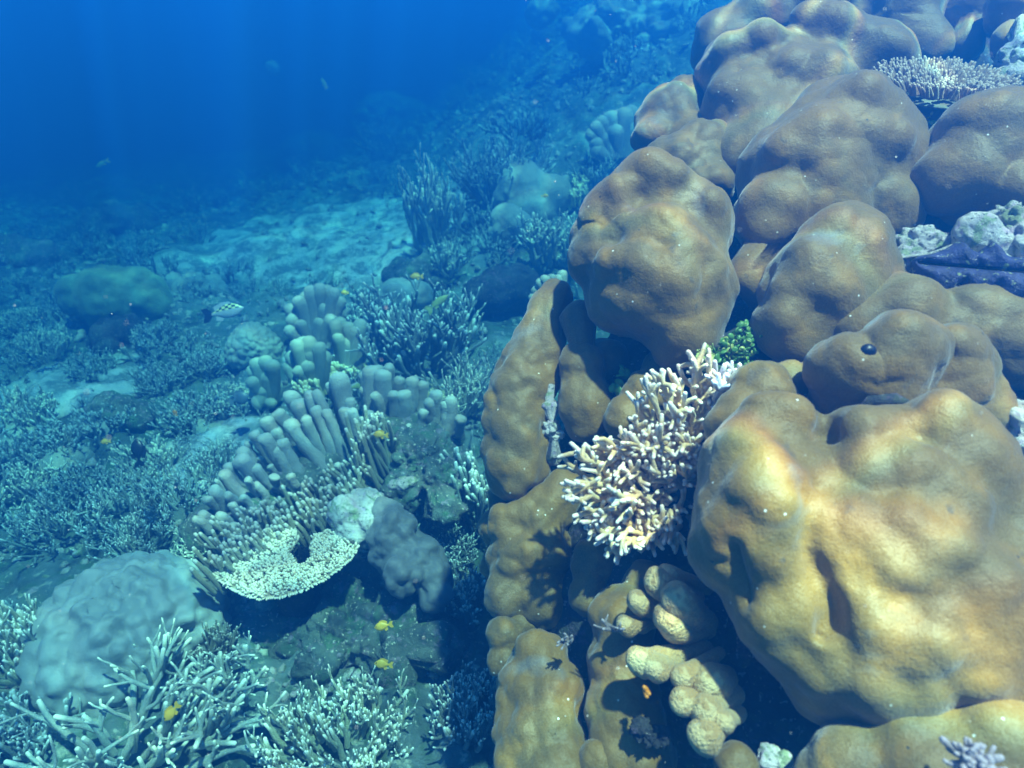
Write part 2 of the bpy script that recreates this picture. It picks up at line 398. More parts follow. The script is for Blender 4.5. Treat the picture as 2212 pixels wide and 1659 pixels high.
def finger_dome(tb, rng, base, R, H, n=150, L=0.06, r=0.008, lean=(0, 0, 0), seg=6, ell=1.0, fork=0.5, rot=0.0):
    base = np.array(base, float); ln = np.array(lean, float)
    ca, sa = math.cos(rot), math.sin(rot)
    for i in range(n):
        q = math.sqrt((i+.5)/n); a = i*2.39996+rng.uniform(-.25, .25)
        x, y = q*math.cos(a), q*math.sin(a)*ell
        x, y = ca*x-sa*y, sa*x+ca*y
        z = math.sqrt(max(0, 1-q*q))
        p = base + np.array([x*R, y*R, z*H])
        nrm = unit(np.array([x*.9, y*.9, z*1.0+.35]) + ln + rng.normal(size=3)*.16)
        l_ = L*rng.uniform(.7, 1.25); rr = r*rng.uniform(.85, 1.15)
        pts = [p-nrm*L*.8, p-nrm*L*.2, p+nrm*l_*.5, p+nrm*l_*.95]
        pts[2] = pts[2]+rng.normal(size=3)*r*.4
        tb.tube(pts, [rr*1.25, rr*1.12, rr, rr*.8], seg, tip=[0, .3, .72, 1])
        if rng.rand() < fork:
            s_ = unit(nrm+rng.normal(size=3)*.55)
            tb.tube([p, p+s_*l_*.5, p+s_*l_*.85], [rr*.95, rr*.85, rr*.7], seg, tip=[.2, .7, 1])

# ================================================================== SETTING
# seabed: one polar sheet reaching far beyond what the water lets one see
na, nr = 620, 430
t = np.linspace(-1, 1, na, endpoint=False)
ang = math.pi/2 + math.pi*(0.33*t + 0.67*t**3)
rr_ = np.concatenate([[0.0], 0.25*np.exp(np.linspace(0, math.log(40/0.25), nr-1))])
A, Rr = np.meshgrid(ang, rr_)
X = (Rr*np.cos(A)).ravel(); Y = (Rr*np.sin(A)).ravel(); Z = HT(X, Y)
sm = sandmask(X, Y)
q = np.stack([X, Y, 0*X], 1)
near = smooth(14, 3, np.hypot(X, Y))
Z = Z + near*(1-0.45*sm)*(0.075*(bumps(q*5.0, 8)-.5) + 0.035*(bumps(q*13+4, 8)-.5)) + near*0.018*fbm(q*22, 2)
i = np.arange(nr-1)[:, None]*na; j = np.arange(na)[None, :]; j2 = (j+1) % na
Fq = np.stack([i+j, i+na+j, i+na+j2, i+j2], -1).reshape(-1, 4)
sea = mesh_obj('seabed', np.stack([X, Y, Z], 1), Fq, M['seabed'])
a_ = sea.data.attributes.new('sand', 'FLOAT', 'POINT'); a_.data.foreach_set('value', sm)
tag(sea, 'rubbly reef floor with pale sandy patches sloping off into blue water', 'seabed', kind='structure')

# unseen sea surface sheet added to shape sunlight; caustics are painted in its transparency
nx = 160; xs = np.linspace(-38, 38, nx); XX, YY = np.meshgrid(xs, xs); q = np.stack([XX.ravel(), YY.ravel(), 0*XX.ravel()], 1)
ZZ = 2.5 + 0.05*fbm(q*0.8, 3)
i = np.arange(nx-1)[:, None]*nx; j = np.arange(nx-1)[None, :]
ws = mesh_obj('caustic_sheet', np.stack([q[:, 0], q[:, 1], ZZ], 1), np.stack([i+j, i+j+1, i+nx+j+1, i+nx+j], -1).reshape(-1, 4), M['snow'])
m = bpy.data.materials.new('caustic_sheet'); m.use_nodes = True; n = m.node_tree.nodes; l = m.node_tree.links; n.clear()
o = n.new('ShaderNodeOutputMaterial'); tr = n.new('ShaderNodeBsdfTransparent'); g = geo(n)
comb = n.new('ShaderNodeCombineColor')
for ch, off in enumerate((0.0, 0.006, 0.010)):  # light bands drawn as transparency, channels shifted for rainbow fringes
    mp = n.new('ShaderNodeMapping'); mp.inputs['Location'].default_value = (off, off*1.4, 0); l.new(g, mp.inputs[0])
    wn = n.new('ShaderNodeTexNoise'); wn.inputs['Scale'].default_value = 1.9; wn.inputs['Detail'].default_value = 1.5; l.new(mp.outputs[0], wn.inputs['Vector'])
    vm = n.new('ShaderNodeVectorMath'); vm.operation = 'SCALE'; vm.inputs['Scale'].default_value = 0.75; l.new(wn.outputs['Color'], vm.inputs[0])
    va = n.new('ShaderNodeVectorMath'); va.operation = 'ADD'; l.new(vm.outputs[0], va.inputs[0]); l.new(mp.outputs[0], va.inputs[1])
    vo = n.new('ShaderNodeTexVoronoi'); vo.feature = 'DISTANCE_TO_EDGE'; vo.inputs['Scale'].default_value = 3.1; vo.voronoi_dimensions = '2D'
    l.new(va.outputs[0], vo.inputs['Vector'])
    mr = n.new('ShaderNodeMapRange'); mr.interpolation_type = 'SMOOTHSTEP'
    mr.inputs[1].default_value = 0.0; mr.inputs[2].default_value = 0.11; mr.inputs[3].default_value = 1.0; mr.inputs[4].default_value = 0.34
    l.new(vo.outputs['Distance'], mr.inputs[0])
    br = noise(n, l, 1.1, 2, mp.outputs[0])
    mm = n.new('ShaderNodeMath'); mm.operation = 'MULTIPLY'; l.new(mr.outputs[0], mm.inputs[0]); l.new(ramp(n, l, br, 0.2, 0.55), mm.inputs[1])
    mx = n.new('ShaderNodeMath'); mx.operation = 'MAXIMUM'; l.new(mm.outputs[0], mx.inputs[0]); mx.inputs[1].default_value = 0.36
    l.new(mx.outputs[0], comb.inputs[ch])
l.new(comb.outputs[0], tr.inputs[0]); l.new(tr.outputs[0], o.inputs[0])
ws.data.materials.clear(); ws.data.materials.append(m)
tag(ws, 'unseen sea surface sheet patterned to cast caustic light on the reef', 'water', kind='structure')

# the water itself
bm = bmesh.new(); bmesh.ops.create_cube(bm, size=1.0)
for v in bm.verts: v.co = Vector((v.co.x*84, v.co.y*84, v.co.z*8.0 - 1.95))
me = bpy.data.meshes.new('haze'); bm.to_mesh(me); bm.free()
hz = bpy.data.objects.new('haze', me); C.objects.link(hz)
m = bpy.data.materials.new('haze'); m.use_nodes = True; n = m.node_tree.nodes; n.clear()
o = n.new('ShaderNodeOutputMaterial'); pv = n.new('ShaderNodeVolumePrincipled')
pv.inputs['Color'].default_value = (*HAZE_COL, 1); pv.inputs['Density'].default_value = HAZE_D
pv.inputs['Absorption Color'].default_value = (*HAZE_ABS, 1); pv.inputs['Anisotropy'].default_value = HAZE_G
m.node_tree.links.new(pv.outputs[0], o.inputs['Volume']); me.materials.append(m)
tag(hz, 'blue sea water thickening with distance', 'haze', kind='stuff')

# ================================================================== GREAT LOBED CORAL, RIGHT
base_pt = np.array([0.95, 1.15, 0.25])
big = empty('lobed_coral', base_pt, 'huge golden brown boulder coral of many rounded lobes filling the right side', 'coral')
L_ = M['porites']
def LB(blobs, **kw): return lobe('lobe', blobs, L_, big, **kw)
cutA = [(P(1725, 1060, .89), P(1765, 1200, .865), .022, .018), (P(1765, 1200, .865), P(1800, 1370, .86), .022, .034),
        (P(1775, 1374, .86), P(1778, 1380, .86), .011, .05), (P(1585, 1190, .93), P(1610, 1300, .93), .014, .02), (P(1790, 915, .98), P(1800, 960, .93), .03, .03)]
LB([(1870, 1245, 268, 1.04), (1650, 1110, 145, 1.0), (1605, 1000, 92, 1.05), (1690, 955, 84, 1.05), (1860, 985, 96, 1.02), (1960, 1060, 150, 1.02),
    (2045, 990, 122, 1.02), (2130, 1120, 130, 1.0), (1880, 1400, 170, .97), (2090, 1330, 220, .98), (1700, 1310, 125, .98),
    (2160, 1440, 120, .96), (1560, 1190, 75, 1.02), (1810, 1480, 95, .98), (1960, 1480, 90, .95)],
   knobs=[(1640, 885, 60, .5), (1722, 892, 55, .5), (1592, 955, 60, .4), (1850, 915, 60, .5), (1945, 905, 50, .3), (2040, 890, 75, .5), (2150, 980, 70, .3),
    (1660, 985, 62, .4), (1760, 1000, 50, .3), (1870, 1010, 65, .4), (1990, 1010, 70, .35), (2100, 1080, 75, .35), (1610, 1060, 55, .35), (1700, 1080, 60, .35), (1850, 1110, 60, .3), (1960, 1120, 65, .3),
    (1540, 1140, 45, .35), (2070, 1190, 70, .3), (1930, 1230, 60, .25), (2170, 1250, 75, .3), (1670, 1210, 60, .35), (1650, 1330, 60, .3), (1890, 1350, 70, .25), (2020, 1380, 85, .4), (1760, 1460, 55, .3), (1880, 1500, 60, .3), (2120, 1480, 60, .3),
    (1795, 935, 30, -.7), (1985, 950, 30, -.4), (1775, 1050, 28, -.5), (1960, 1300, 60, -.3), (1560, 1220, 22, -.5), (1740, 1400, 40, -.2)] +
   [(1725+70*q+10*math.sin(q*9), 1050+300*q, 24+8*q, -.35-.25*q) for q in np.linspace(0, 1, 11)] + [(1776, 1378, 15, -1.3), (1782, 1366, 26, -.5)],
   sub=7, cuts=cutA, amp=.04, bs=.10, k=.22, seed=1, amp2=.04)
LB([(1645, 850, 72, 1.17), (1600, 920, 75, 1.14), (1700, 830, 50, 1.22), (1750, 815, 40, 1.25)], sub=5, amp=.08, seed=2)
beadlobe = LB([(1835, 800, 88, 1.12), (1940, 765, 90, 1.10), (1900, 850, 95, 1.12), (2050, 790, 90, 1.14), (2110, 870, 75, 1.15), (2010, 860, 90, 1.15), (1830, 860, 75, 1.15)], knobs=[(1872, 754, 26, -.35), (1950, 700, 60, .35), (1840, 760, 60, .35), (2060, 740, 60, .4), (1910, 780, 60, .25), (2120, 850, 55, .3), (1880, 830, 45, .2)],
   sub=6, amp=.08, bs=.055, seed=3, k=.25, cuts=[(P(1870, 700, 1.0), P(1895, 790, 1.0), .014, .018), (P(1895, 790, 1.0), P(1905, 880, 1.02), .014, .022)])
LB([(1860, 705, 80, 1.30), (1950, 675, 85, 1.28), (2090, 700, 95, 1.28), (2190, 740, 110, 1.27), (2010, 740, 100, 1.3)], sub=5, amp=.08, seed=4, k=.25)
LB([(1820, 540, 100, 1.36), (1770, 630, 120, 1.35), (1700, 700, 70, 1.33), (1860, 610, 85, 1.36), (1730, 740, 60, 1.33)], knobs=[(1820, 470, 55, .35), (1740, 540, 50, .35), (1880, 530, 50, .3), (1700, 620, 50, .35), (1800, 640, 55, .25), (1680, 700, 40, .3)], sub=5, amp=.07, seed=5, k=.3)
LB([(1866, 200, 50, 1.58), (1820, 310, 140, 1.55), (1730, 380, 130, 1.52), (1900, 360, 100, 1.54), (1660, 470, 80, 1.48), (1890, 460, 95, 1.52), (1620, 590, 48, 1.45), (1760, 500, 110, 1.5), (1650, 640, 40, 1.44)],
   knobs=[(1866, 190, 50, .5), (1770, 260, 60, .35), (1860, 280, 60, .35), (1950, 290, 55, .35), (1680, 330, 55, .4), (1780, 350, 60, .25), (1640, 410, 50, .35), (1720, 430, 60, .3), (1850, 400, 60, .3), (1940, 410, 60, .3), (1650, 520, 55, .35), (1610, 600, 45, .3), (1810, 300, 25, -.4), (1740, 380, 28, -.3)],
   sub=6, amp=.07, bs=.09, seed=6, k=.25)
LB([(2120, 330, 115, 1.46), (2220, 310, 130, 1.44), (2050, 400, 85, 1.45), (2190, 440, 110, 1.43)], knobs=[(2080, 260, 60, .4), (2170, 230, 60, .35), (2010, 360, 50, .35), (2120, 350, 70, .3), (2200, 400, 60, .3)], sub=5, amp=.07, seed=7, k=.25)
LB([(1575, 150, 68, 1.86), (1650, 145, 85, 1.85), (1765, 105, 80, 1.87), (1860, 140, 80, 1.85), (1900, 120, 60, 1.85), (1820, 100, 75, 1.86), (1925, 145, 50, 1.84), (1600, 240, 85, 1.80), (1740, 220, 110, 1.80), (1650, 300, 78, 1.72), (1600, 340, 60, 1.70), (1720, 280, 80, 1.74)],
   knobs=[(1570, 100, 45, .4), (1645, 75, 45, .5), (1740, 35, 48, .5), (1810, 40, 48, .5), (1895, 80, 45, .4), (1945, 105, 35, .4), (1700, 130, 50, .3), (1800, 130, 48, .3), (1550, 190, 45, .35), (1620, 200, 45, .3), (1690, 90, 22, -.5), (1850, 85, 22, -.5), (1590, 150, 22, -.4)],
   sub=6, amp=.07, bs=.09, seed=8, k=.4)
LB([(1450, 260, 75, 1.92), (1490, 225, 58, 1.95), (1410, 300, 45, 1.88), (1500, 310, 60, 1.85)], sub=5, amp=.09, seed=9, k=.3)
LB([(1520, 335, 72, 1.74), (1455, 355, 66, 1.72), (1405, 375, 42, 1.70), (1530, 400, 55, 1.68)], sub=5, amp=.09, seed=10, k=.3)
LB([(1405, 430, 98, 1.46), (1330, 470, 80, 1.46), (1490, 485, 95, 1.44), (1300, 560, 70, 1.44), (1425, 600, 145, 1.42), (1505, 620, 82, 1.40), (1480, 700, 85, 1.38), (1335, 640, 75, 1.42), (1465, 745, 50, 1.36), (1270, 510, 35, 1.47)],
   knobs=[(1395, 350, 45, .5), (1330, 405, 45, .5), (1460, 375, 42, .5), (1530, 430, 45, .4), (1275, 480, 38, .4), (1350, 480, 48, .45), (1430, 470, 50, .45), (1500, 520, 48, .35), (1310, 560, 45, .4), (1390, 570, 52, .4), (1470, 610, 60, .35), (1550, 580, 45, .3), (1360, 670, 50, .3), (1450, 700, 55, .3),
    (1380, 420, 25, -.5), (1330, 520, 25, -.5), (1430, 530, 25, -.4), (1490, 450, 22, -.4), (1260, 600, 25, -.3)],
   sub=6, amp=.05, bs=.07, seed=11, k=.2)
LB([(1200, 640, 34, 1.60), (1185, 680, 42, 1.60), (1165, 725, 52, 1.58), (1145, 775, 58, 1.57), (1132, 825, 62, 1.55), (1120, 875, 66, 1.54), (1114, 925, 66, 1.52), (1113, 975, 66, 1.51), (1118, 1020, 64, 1.50), (1175, 790, 50, 1.58)], sub=6, amp=.13, bs=.05, seed=12, k=.6)
LB([(1250, 690, 42, 1.52), (1255, 790, 50, 1.50), (1265, 870, 62, 1.48), (1265, 910, 45, 1.47), (1310, 780, 50, 1.55)], sub=5, amp=.07, seed=13, k=.4)
LB([(1355, 905, 52, 1.38), (1395, 850, 50, 1.40), (1430, 800, 45, 1.42)], sub=5, amp=.07, seed=14, k=.4)
LB([(1098, 1130, 44, 1.47), (1170, 1110, 66, 1.48), (1105, 1210, 52, 1.45), (1160, 1200, 78, 1.46), (1170, 1300, 60, 1.43), (1085, 1290, 45, 1.42), (1220, 1060, 45, 1.47)], sub=6, amp=.11, seed=15, k=.3)
LB([(1070, 1140, 38, 1.58), (1065, 1220, 30, 1.56), (1085, 1080, 30, 1.6)], sub=5, amp=.08, seed=16, k=.4)
LB([(1290, 1215, 56, 1.38), (1275, 1290, 48, 1.35), (1330, 1180, 50, 1.40)], sub=5, amp=.08, seed=17, k=.4)
LB([(1345, 1340, 72, 1.24), (1345, 1440, 78, 1.20), (1350, 1540, 84, 1.16), (1365, 1640, 90, 1.12), (1400, 1260, 50, 1.28)], sub=6, amp=.09, seed=18, k=.4)
LB([(1165, 1415, 58, 1.26), (1125, 1490, 58, 1.24), (1185, 1500, 78, 1.22), (1110, 1580, 48, 1.20), (1180, 1590, 80, 1.17), (1200, 1680, 90, 1.13), (1130, 1660, 62, 1.15)], sub=6, amp=.10, seed=19, k=.3)
LB([(1090, 1370, 40, 1.38), (1085, 1430, 34, 1.36), (1130, 1350, 40, 1.42)], sub=5, amp=.08, seed=20, k=.4)
LB([(1590, 1655, 48, .98), (1600, 1720, 60, .96)], sub=5, amp=.06, seed=21)
LB([(1840, 1660, 95, .90), (2000, 1640, 125, .88), (2150, 1620, 115, .86), (1780, 1690, 60, .90), (2220, 1700, 130, .86)], sub=6, amp=.08, bs=.07, seed=22, k=.25)
LB([(1560, 95, 70, 2.12), (1640, 50, 78, 2.12), (1800, 5, 125, 2.1), (1950, 15, 95, 2.08), (1995, 85, 50, 2.0), (2005, 115, 38, 1.98), (1720, -40, 100, 2.15)], sub=6, amp=.08, seed=23, k=.25)
LB([(2100, 20, 60, 2.0), (2085, 90, 40, 1.95), (2130, -40, 70, 2.05)], sub=5, amp=.07, seed=24, k=.3)
LB([(2195, 20, 62, 1.85), (2180, 90, 40, 1.8)], sub=5, amp=.07, seed=25, k=.3)
LB([(1290, 1640, 40, 1.10), (1260, 1660, 30, 1.12)], sub=4, amp=.06, seed=26)
# the dead, encrusted heart of the colony that the lobes grow from
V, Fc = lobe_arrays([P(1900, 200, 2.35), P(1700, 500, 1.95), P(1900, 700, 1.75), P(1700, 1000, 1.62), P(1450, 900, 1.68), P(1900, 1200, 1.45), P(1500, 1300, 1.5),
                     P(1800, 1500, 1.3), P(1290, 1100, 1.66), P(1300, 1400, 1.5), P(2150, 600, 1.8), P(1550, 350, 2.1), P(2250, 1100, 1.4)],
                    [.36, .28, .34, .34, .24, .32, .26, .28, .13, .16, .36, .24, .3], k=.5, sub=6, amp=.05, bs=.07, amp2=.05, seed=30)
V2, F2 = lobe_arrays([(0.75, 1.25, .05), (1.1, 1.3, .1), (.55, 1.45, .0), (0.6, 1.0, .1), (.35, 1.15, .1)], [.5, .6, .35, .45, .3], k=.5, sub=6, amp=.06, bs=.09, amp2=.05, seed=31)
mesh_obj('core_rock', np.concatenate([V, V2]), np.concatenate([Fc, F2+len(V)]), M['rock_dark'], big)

# ------------------------------------------------------------------ growths in the crevices
def piece(name, label, cat, blobs, m, group=None, **kw):
    o = lobe(name, blobs, m, None, **kw)
    c = P(*[blobs[0][0], blobs[0][1], blobs[0][3]])
    me = o.data; co = np.empty(len(me.vertices)*3); me.vertices.foreach_get('co', co)
    co = (co.reshape(-1, 3)-c).ravel(); me.vertices.foreach_set('co', co); me.update(); o.location = tuple(c)
    return tag(o, label, cat, group)
piece('encrusted_rock', 'white and mauve encrusted rock in the gap left of the round white lump', 'rock', [(1985, 530, 42, 1.36), (2030, 545, 40, 1.36), (1960, 570, 35, 1.34)], M['rock_pale'], amp=.25, bs=.02, amp2=.2, seed=41)
piece('encrusted_rock', 'round bright white crusted lump above the blue clam at right edge', 'rock', [(2110, 505, 48, 1.30), (2150, 530, 42, 1.30)], M['rock_pale'], amp=.08, bs=.03, amp2=.08, seed=42)
piece('encrusted_rock', 'knobbly pitted grey rock touching the right edge above the blue clam', 'rock', [(2190, 480, 36, 1.30), (2215, 520, 45, 1.28), (2160, 458, 16, 1.32)], M['rock_pale'], amp=.3, bs=.016, amp2=.2, seed=43)
piece('encrusted_rock', 'mauve crusted rock on the right edge beside the largest lobe', 'rock', [(2195, 900, 38, 1.12), (2205, 980, 45, 1.12), (2215, 1060, 45, 1.15)], M['rock_pale'], amp=.25, bs=.02, amp2=.15, seed=44)
piece('encrusted_rock', 'dark speckled crust wedged below the small brown shoulder lobe', 'rock', [(1735, 850, 32, 1.22), (1760, 880, 30, 1.22), (1790, 905, 26, 1.2)], M['rock_pale'], amp=.3, bs=.015, amp2=.2, seed=45)
piece('encrusted_rock', 'bright crusted rocks in the top right corner above the table coral', 'rock', [(2205, 130, 45, 1.72), (2195, 180, 42, 1.68), (2140, 175, 22, 1.72), (2220, 80, 40, 1.75)], M['rock_pale'], amp=.22, bs=.03, amp2=.15, seed=46)
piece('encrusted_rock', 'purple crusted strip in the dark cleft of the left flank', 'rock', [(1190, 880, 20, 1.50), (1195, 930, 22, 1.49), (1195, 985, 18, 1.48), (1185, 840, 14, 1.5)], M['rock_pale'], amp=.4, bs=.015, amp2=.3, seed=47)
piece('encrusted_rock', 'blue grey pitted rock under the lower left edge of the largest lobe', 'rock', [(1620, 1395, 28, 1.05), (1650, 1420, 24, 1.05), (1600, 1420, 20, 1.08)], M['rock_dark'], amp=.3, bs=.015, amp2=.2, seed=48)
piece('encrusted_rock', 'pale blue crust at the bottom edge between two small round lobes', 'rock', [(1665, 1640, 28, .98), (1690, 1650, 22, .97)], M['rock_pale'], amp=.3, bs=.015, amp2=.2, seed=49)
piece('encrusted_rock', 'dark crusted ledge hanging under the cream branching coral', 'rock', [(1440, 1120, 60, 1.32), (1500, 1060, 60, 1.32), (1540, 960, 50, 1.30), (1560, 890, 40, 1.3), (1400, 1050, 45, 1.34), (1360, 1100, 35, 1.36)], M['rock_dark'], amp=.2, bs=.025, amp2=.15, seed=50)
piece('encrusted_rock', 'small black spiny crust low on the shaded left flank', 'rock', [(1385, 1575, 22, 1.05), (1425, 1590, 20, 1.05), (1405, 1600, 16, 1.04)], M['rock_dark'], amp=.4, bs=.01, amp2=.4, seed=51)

# cream branching coral in the cleft
rng = np.random.RandomState(5)
ct = P(1430, 1060, 1.25)
cc = empty('branching_coral', ct, 'cream branching coral with stubby forked twigs growing from the cleft of the great brown coral', 'coral')
def px2w(x0, y0, x1, y1, d0, d1): return P(x0, y0, d0), P(x1, y1, d1)
mains = []
# root (x,y) -> tip (x,y): main arms read off the photograph
for (x0, y0, x1, y1) in [(1470, 1000, 1395, 815), (1480, 980, 1430, 800), (1490, 960, 1465, 790), (1520, 940, 1500, 780), (1540, 930, 1530, 770), (1550, 920, 1565, 790), (1560, 930, 1590, 800),
                         (1450, 1000, 1375, 870), (1430, 1010, 1370, 900), (1410, 1020, 1350, 930), (1400, 1030, 1300, 955), (1380, 1040, 1265, 960), (1370, 1050, 1245, 985), (1360, 1060, 1230, 1010),
                         (1360, 1070, 1225, 1045), (1360, 1080, 1230, 1080), (1370, 1090, 1240, 1115), (1380, 1095, 1265, 1140), (1390, 1100, 1290, 1165), (1400, 1105, 1325, 1180), (1420, 1110, 1350, 1195),
                         (1430, 1110, 1385, 1190), (1450, 1110, 1410, 1165), (1470, 1090, 1430, 1140), (1430, 1060, 1340, 1010), (1450, 1050, 1380, 960), (1480, 1040, 1420, 920), (1500, 1010, 1450, 880),
                         (1510, 990, 1480, 850), (1530, 970, 1520, 830), (1420, 1040, 1400, 930), (1440, 1070, 1320, 1080), (1420, 1080, 1300, 1110), (1460, 1030, 1430, 960), (1480, 1070, 1440, 1030),
                         (1400, 1080, 1350, 1120), (1500, 1040, 1480, 940), (1540, 900, 1545, 830), (1390, 1050, 1330, 1040), (1410, 1090, 1370, 1150), (1470, 1050, 1400, 1010), (1520, 1000, 1500, 900)]:
    mains.append((x0, y0, x1, y1))
mains += [(a+18, b-14, c+rng.randint(-22, 34), d+rng.randint(-28, 24)) for a, b, c, d in mains]
for k_, (x0, y0, x1, y1) in enumerate(mains):
    tb = Tubes(); a = P(x0, y0, 1.30+rng.uniform(-.02, .02)); b_ = P(x1, y1, 1.23+rng.uniform(-.05, .03))
    Lm = np.linalg.norm(b_-a); d = unit(b_-a); pts = [a]; m_ = 6
    for s in range(1, m_+1):
        pts.append(a + (b_-a)*s/m_ + (rng.normal(size=3)*.0045 if s < m_ else 0))
    r0 = .0058
    tb.tube(pts, r0*np.linspace(1.15, .72, m_+1), 8, tip=np.linspace(0, 1, m_+1))
    for s in range(2, m_+1):
        for rep in range(3):
            if rng.rand() < .72:
                sd = unit(d*0.8 + rng.normal(size=3)*.62); l_ = rng.uniform(.018, .042)
                e1 = pts[s-1]+sd*l_*.5+rng.normal(size=3)*.002; e2 = e1+unit(sd+rng.normal(size=3)*.3)*l_*.5
                tb.tube([pts[s-1], e1, e2], [r0*.85, r0*.78, r0*.62], 7, tip=[.3, .65, 1])
                if rng.rand() < .45:
                    e3 = e1+unit(sd+rng.normal(size=3)*.7)*l_*.5
                    tb.tube([e1, e3], [r0*.7, r0*.58], 7, tip=[.6, 1])
    tb.build('branch', M['cream'] if x0+y0*.3 < 1840 and not x0 > 1545 else M['cream_purple'], cc, disp=.0016, dsc=120)

# brown knobbly coral hanging below it
kc = empty('knobbly_coral', P(1470, 1400, 1.12), 'brown grainy coral with stubby white tipped knobs under the largest lobe', 'coral')
for (x0, y0, x1, y1, r, d) in [(1480, 1290, 1420, 1262, 30, 1.12), (1500, 1350, 1465, 1300, 36, 1.06), (1500, 1360, 1445, 1345, 34, 1.06), (1430, 1310, 1375, 1303, 24, 1.12), (1420, 1340, 1350, 1352, 20, 1.12),
                            (1500, 1400, 1380, 1430, 28, 1.04), (1460, 1420, 1408, 1445, 26, 1.03), (1530, 1410, 1470, 1465, 24, 1.02), (1550, 1490, 1470, 1520, 28, 1.0), (1560, 1500, 1520, 1540, 32, .99),
                            (1555, 1540, 1515, 1592, 32, .97), (1545, 1460, 1530, 1480, 34, 1.02), (1570, 1540, 1560, 1560, 24, .98), (1500, 1270, 1440, 1245, 24, 1.14)]:
    t_ = np.linspace(0, 1, 9); bl = [(x0+25+(x1-x0-25)*q, y0+(y1-y0)*q, r*.88*rr_k, d+.07*(1-q)) for q, rr_k in zip(t_, (.70, .70, .72, .74, .78, .84, .90, .95, .92))]
    bl.append((x1+r*.5, y1+r*.5, r*.62, d+.005)); bl.append((x1-r*.1, y1-r*.45, r*.7, d+.01)); bl.append((x0+(x1-x0)*.5, y0+(y1-y0)*.5+r*.5, r*.6, d+.03))
    o = lobe('knob', bl, M['brownknob'], kc, sub=5, amp=.16, bs=.045, seed=x0+y1, k=.8, amp2=.10)
    at_ = o.data.attributes.new('tip', 'FLOAT', 'POINT'); co_ = np.empty(len(o.data.vertices)*3); o.data.vertices.foreach_get('co', co_); co_ = co_.reshape(-1, 3)+np.array(kc.location)
    at_.data.foreach_set('value', np.clip(1.06-np.linalg.norm(co_-P(x1, y1, d), axis=1)/(r*d/F)*.1+.05*perlin(co_*90), 0, 1))

# green disc algae
def disc_algae(loc, label, pts, r, m1, m2, seed):
    rng = np.random.RandomState(seed); e = empty('disc_algae', loc, label, 'algae')
    D, Fc = ico(2)
    for mt, sel in ((m1, 0), (m2, 1)):
        V = []; Fs = []; n_ = 0
        for k_, p in enumerate(pts):
            if (rng.rand() < .72) != (sel == 0): continue
            nrm = unit(rng.normal(size=3)+np.array([-.2, -.9, .4])); a = unit(np.cross(nrm, rng.normal(size=3))); b_ = np.cross(nrm, a)
            s = r*rng.uniform(.55, 1.2)
            V.append(p + s*(D[:, :1]*a + D[:, 1:2]*b_*.8 + D[:, 2:]*nrm*.28)); Fs.append(Fc+n_); n_ += len(D)
        mesh_obj('frond', np.concatenate(V), np.concatenate(Fs), mt, e)
rng = np.random.RandomState(3); pts = []
for k_ in range(420):
    t_ = rng.rand(); x = 1510+115*t_**.8+rng.normal()*10; y0 = 800; h = 20+100*t_
    pts.append(P(x, 800-rng.rand()*h, 1.32+rng.uniform(-.03, .05)))
disc_algae(P(1580, 790, 1.34), 'clump of bright green disc algae above the cream branching coral', pts, .0068, M['algae'], M['algae_light'], 4)
pts = [P(x, y, 1.43+rng.uniform(-.01, .01)) for x, y in [(1332, 800), (1340, 812), (1328, 818), (1345, 795), (1335, 843), (1345, 850), (1325, 838), (1355, 830), (1365, 822), (1360, 845), (1350, 806), (1338, 828)]]
disc_algae(P(1342, 830, 1.45), 'few dark green round leaves in the hollow left of the cream coral', pts, .013, M['algae'], M['algae'], 6)
rng = np.random.RandomState(9)
pts = [P(2005+rng.normal()*9, 300+rng.normal()*28, 1.62+rng.uniform(-.02, .02)) for _ in range(70)]
disc_algae(P(2005, 320, 1.65), 'yellow green algae tuft in the dark gap below the top right table coral', pts, .008, M['algae_light'], M['algae'], 8)
rng = np.random.RandomState(10)
pts = [P(1540-rng.rand()*35, 790-rng.rand()*45, 1.27+rng.uniform(-.02, .02)) for _ in range(60)]
disc_algae(P(1525, 790, 1.3), 'pale yellow green algae sprig on top of the cream branching coral', pts, .0055, M['algae_light'], M['algae_light'], 11)

# table coral top right
def nub_plate(tb, outline_pts, thick, rng, n, nl, nr, upv, rim=0):
    """scatter nubs over a polygonal plate; returns nothing"""
tt = empty('table_coral', P(2040, 230, 1.75), 'small table coral with rows of pale nubs under the top right corner', 'coral')
rng = np.random.RandomState(12); tb = Tubes(); cpt = P(2035, 190, 1.66)
for k_ in range(520):
    q = math.sqrt(rng.rand()); a = rng.uniform(0, 2*math.pi)
    p = cpt + np.array([math.cos(a)*q*.155, math.sin(a)*q*.13, .012*q*q+.02*math.sin(a)*q])
    nrm = unit(np.array([math.cos(a)*q*.7, math.sin(a)*q*.4, 1])+rng.normal(size=3)*.15)
    tb.tube([p, p+nrm*.013, p+nrm*.026], [.0062, .0050, .0026], 7, tip=[.2, .6, 1])
tb.build('nubs', M['tan'], tt)
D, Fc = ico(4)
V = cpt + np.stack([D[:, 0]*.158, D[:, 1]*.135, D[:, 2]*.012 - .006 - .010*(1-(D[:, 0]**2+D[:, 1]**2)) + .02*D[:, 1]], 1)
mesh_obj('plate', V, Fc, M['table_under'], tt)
tb = Tubes(); tb.tube([cpt+np.array([0, 0, -.18]), cpt+np.array([0, 0, -.02])], [.05, .06], 12, cap=False); tb.build('stalk', M['table_under'], tt)

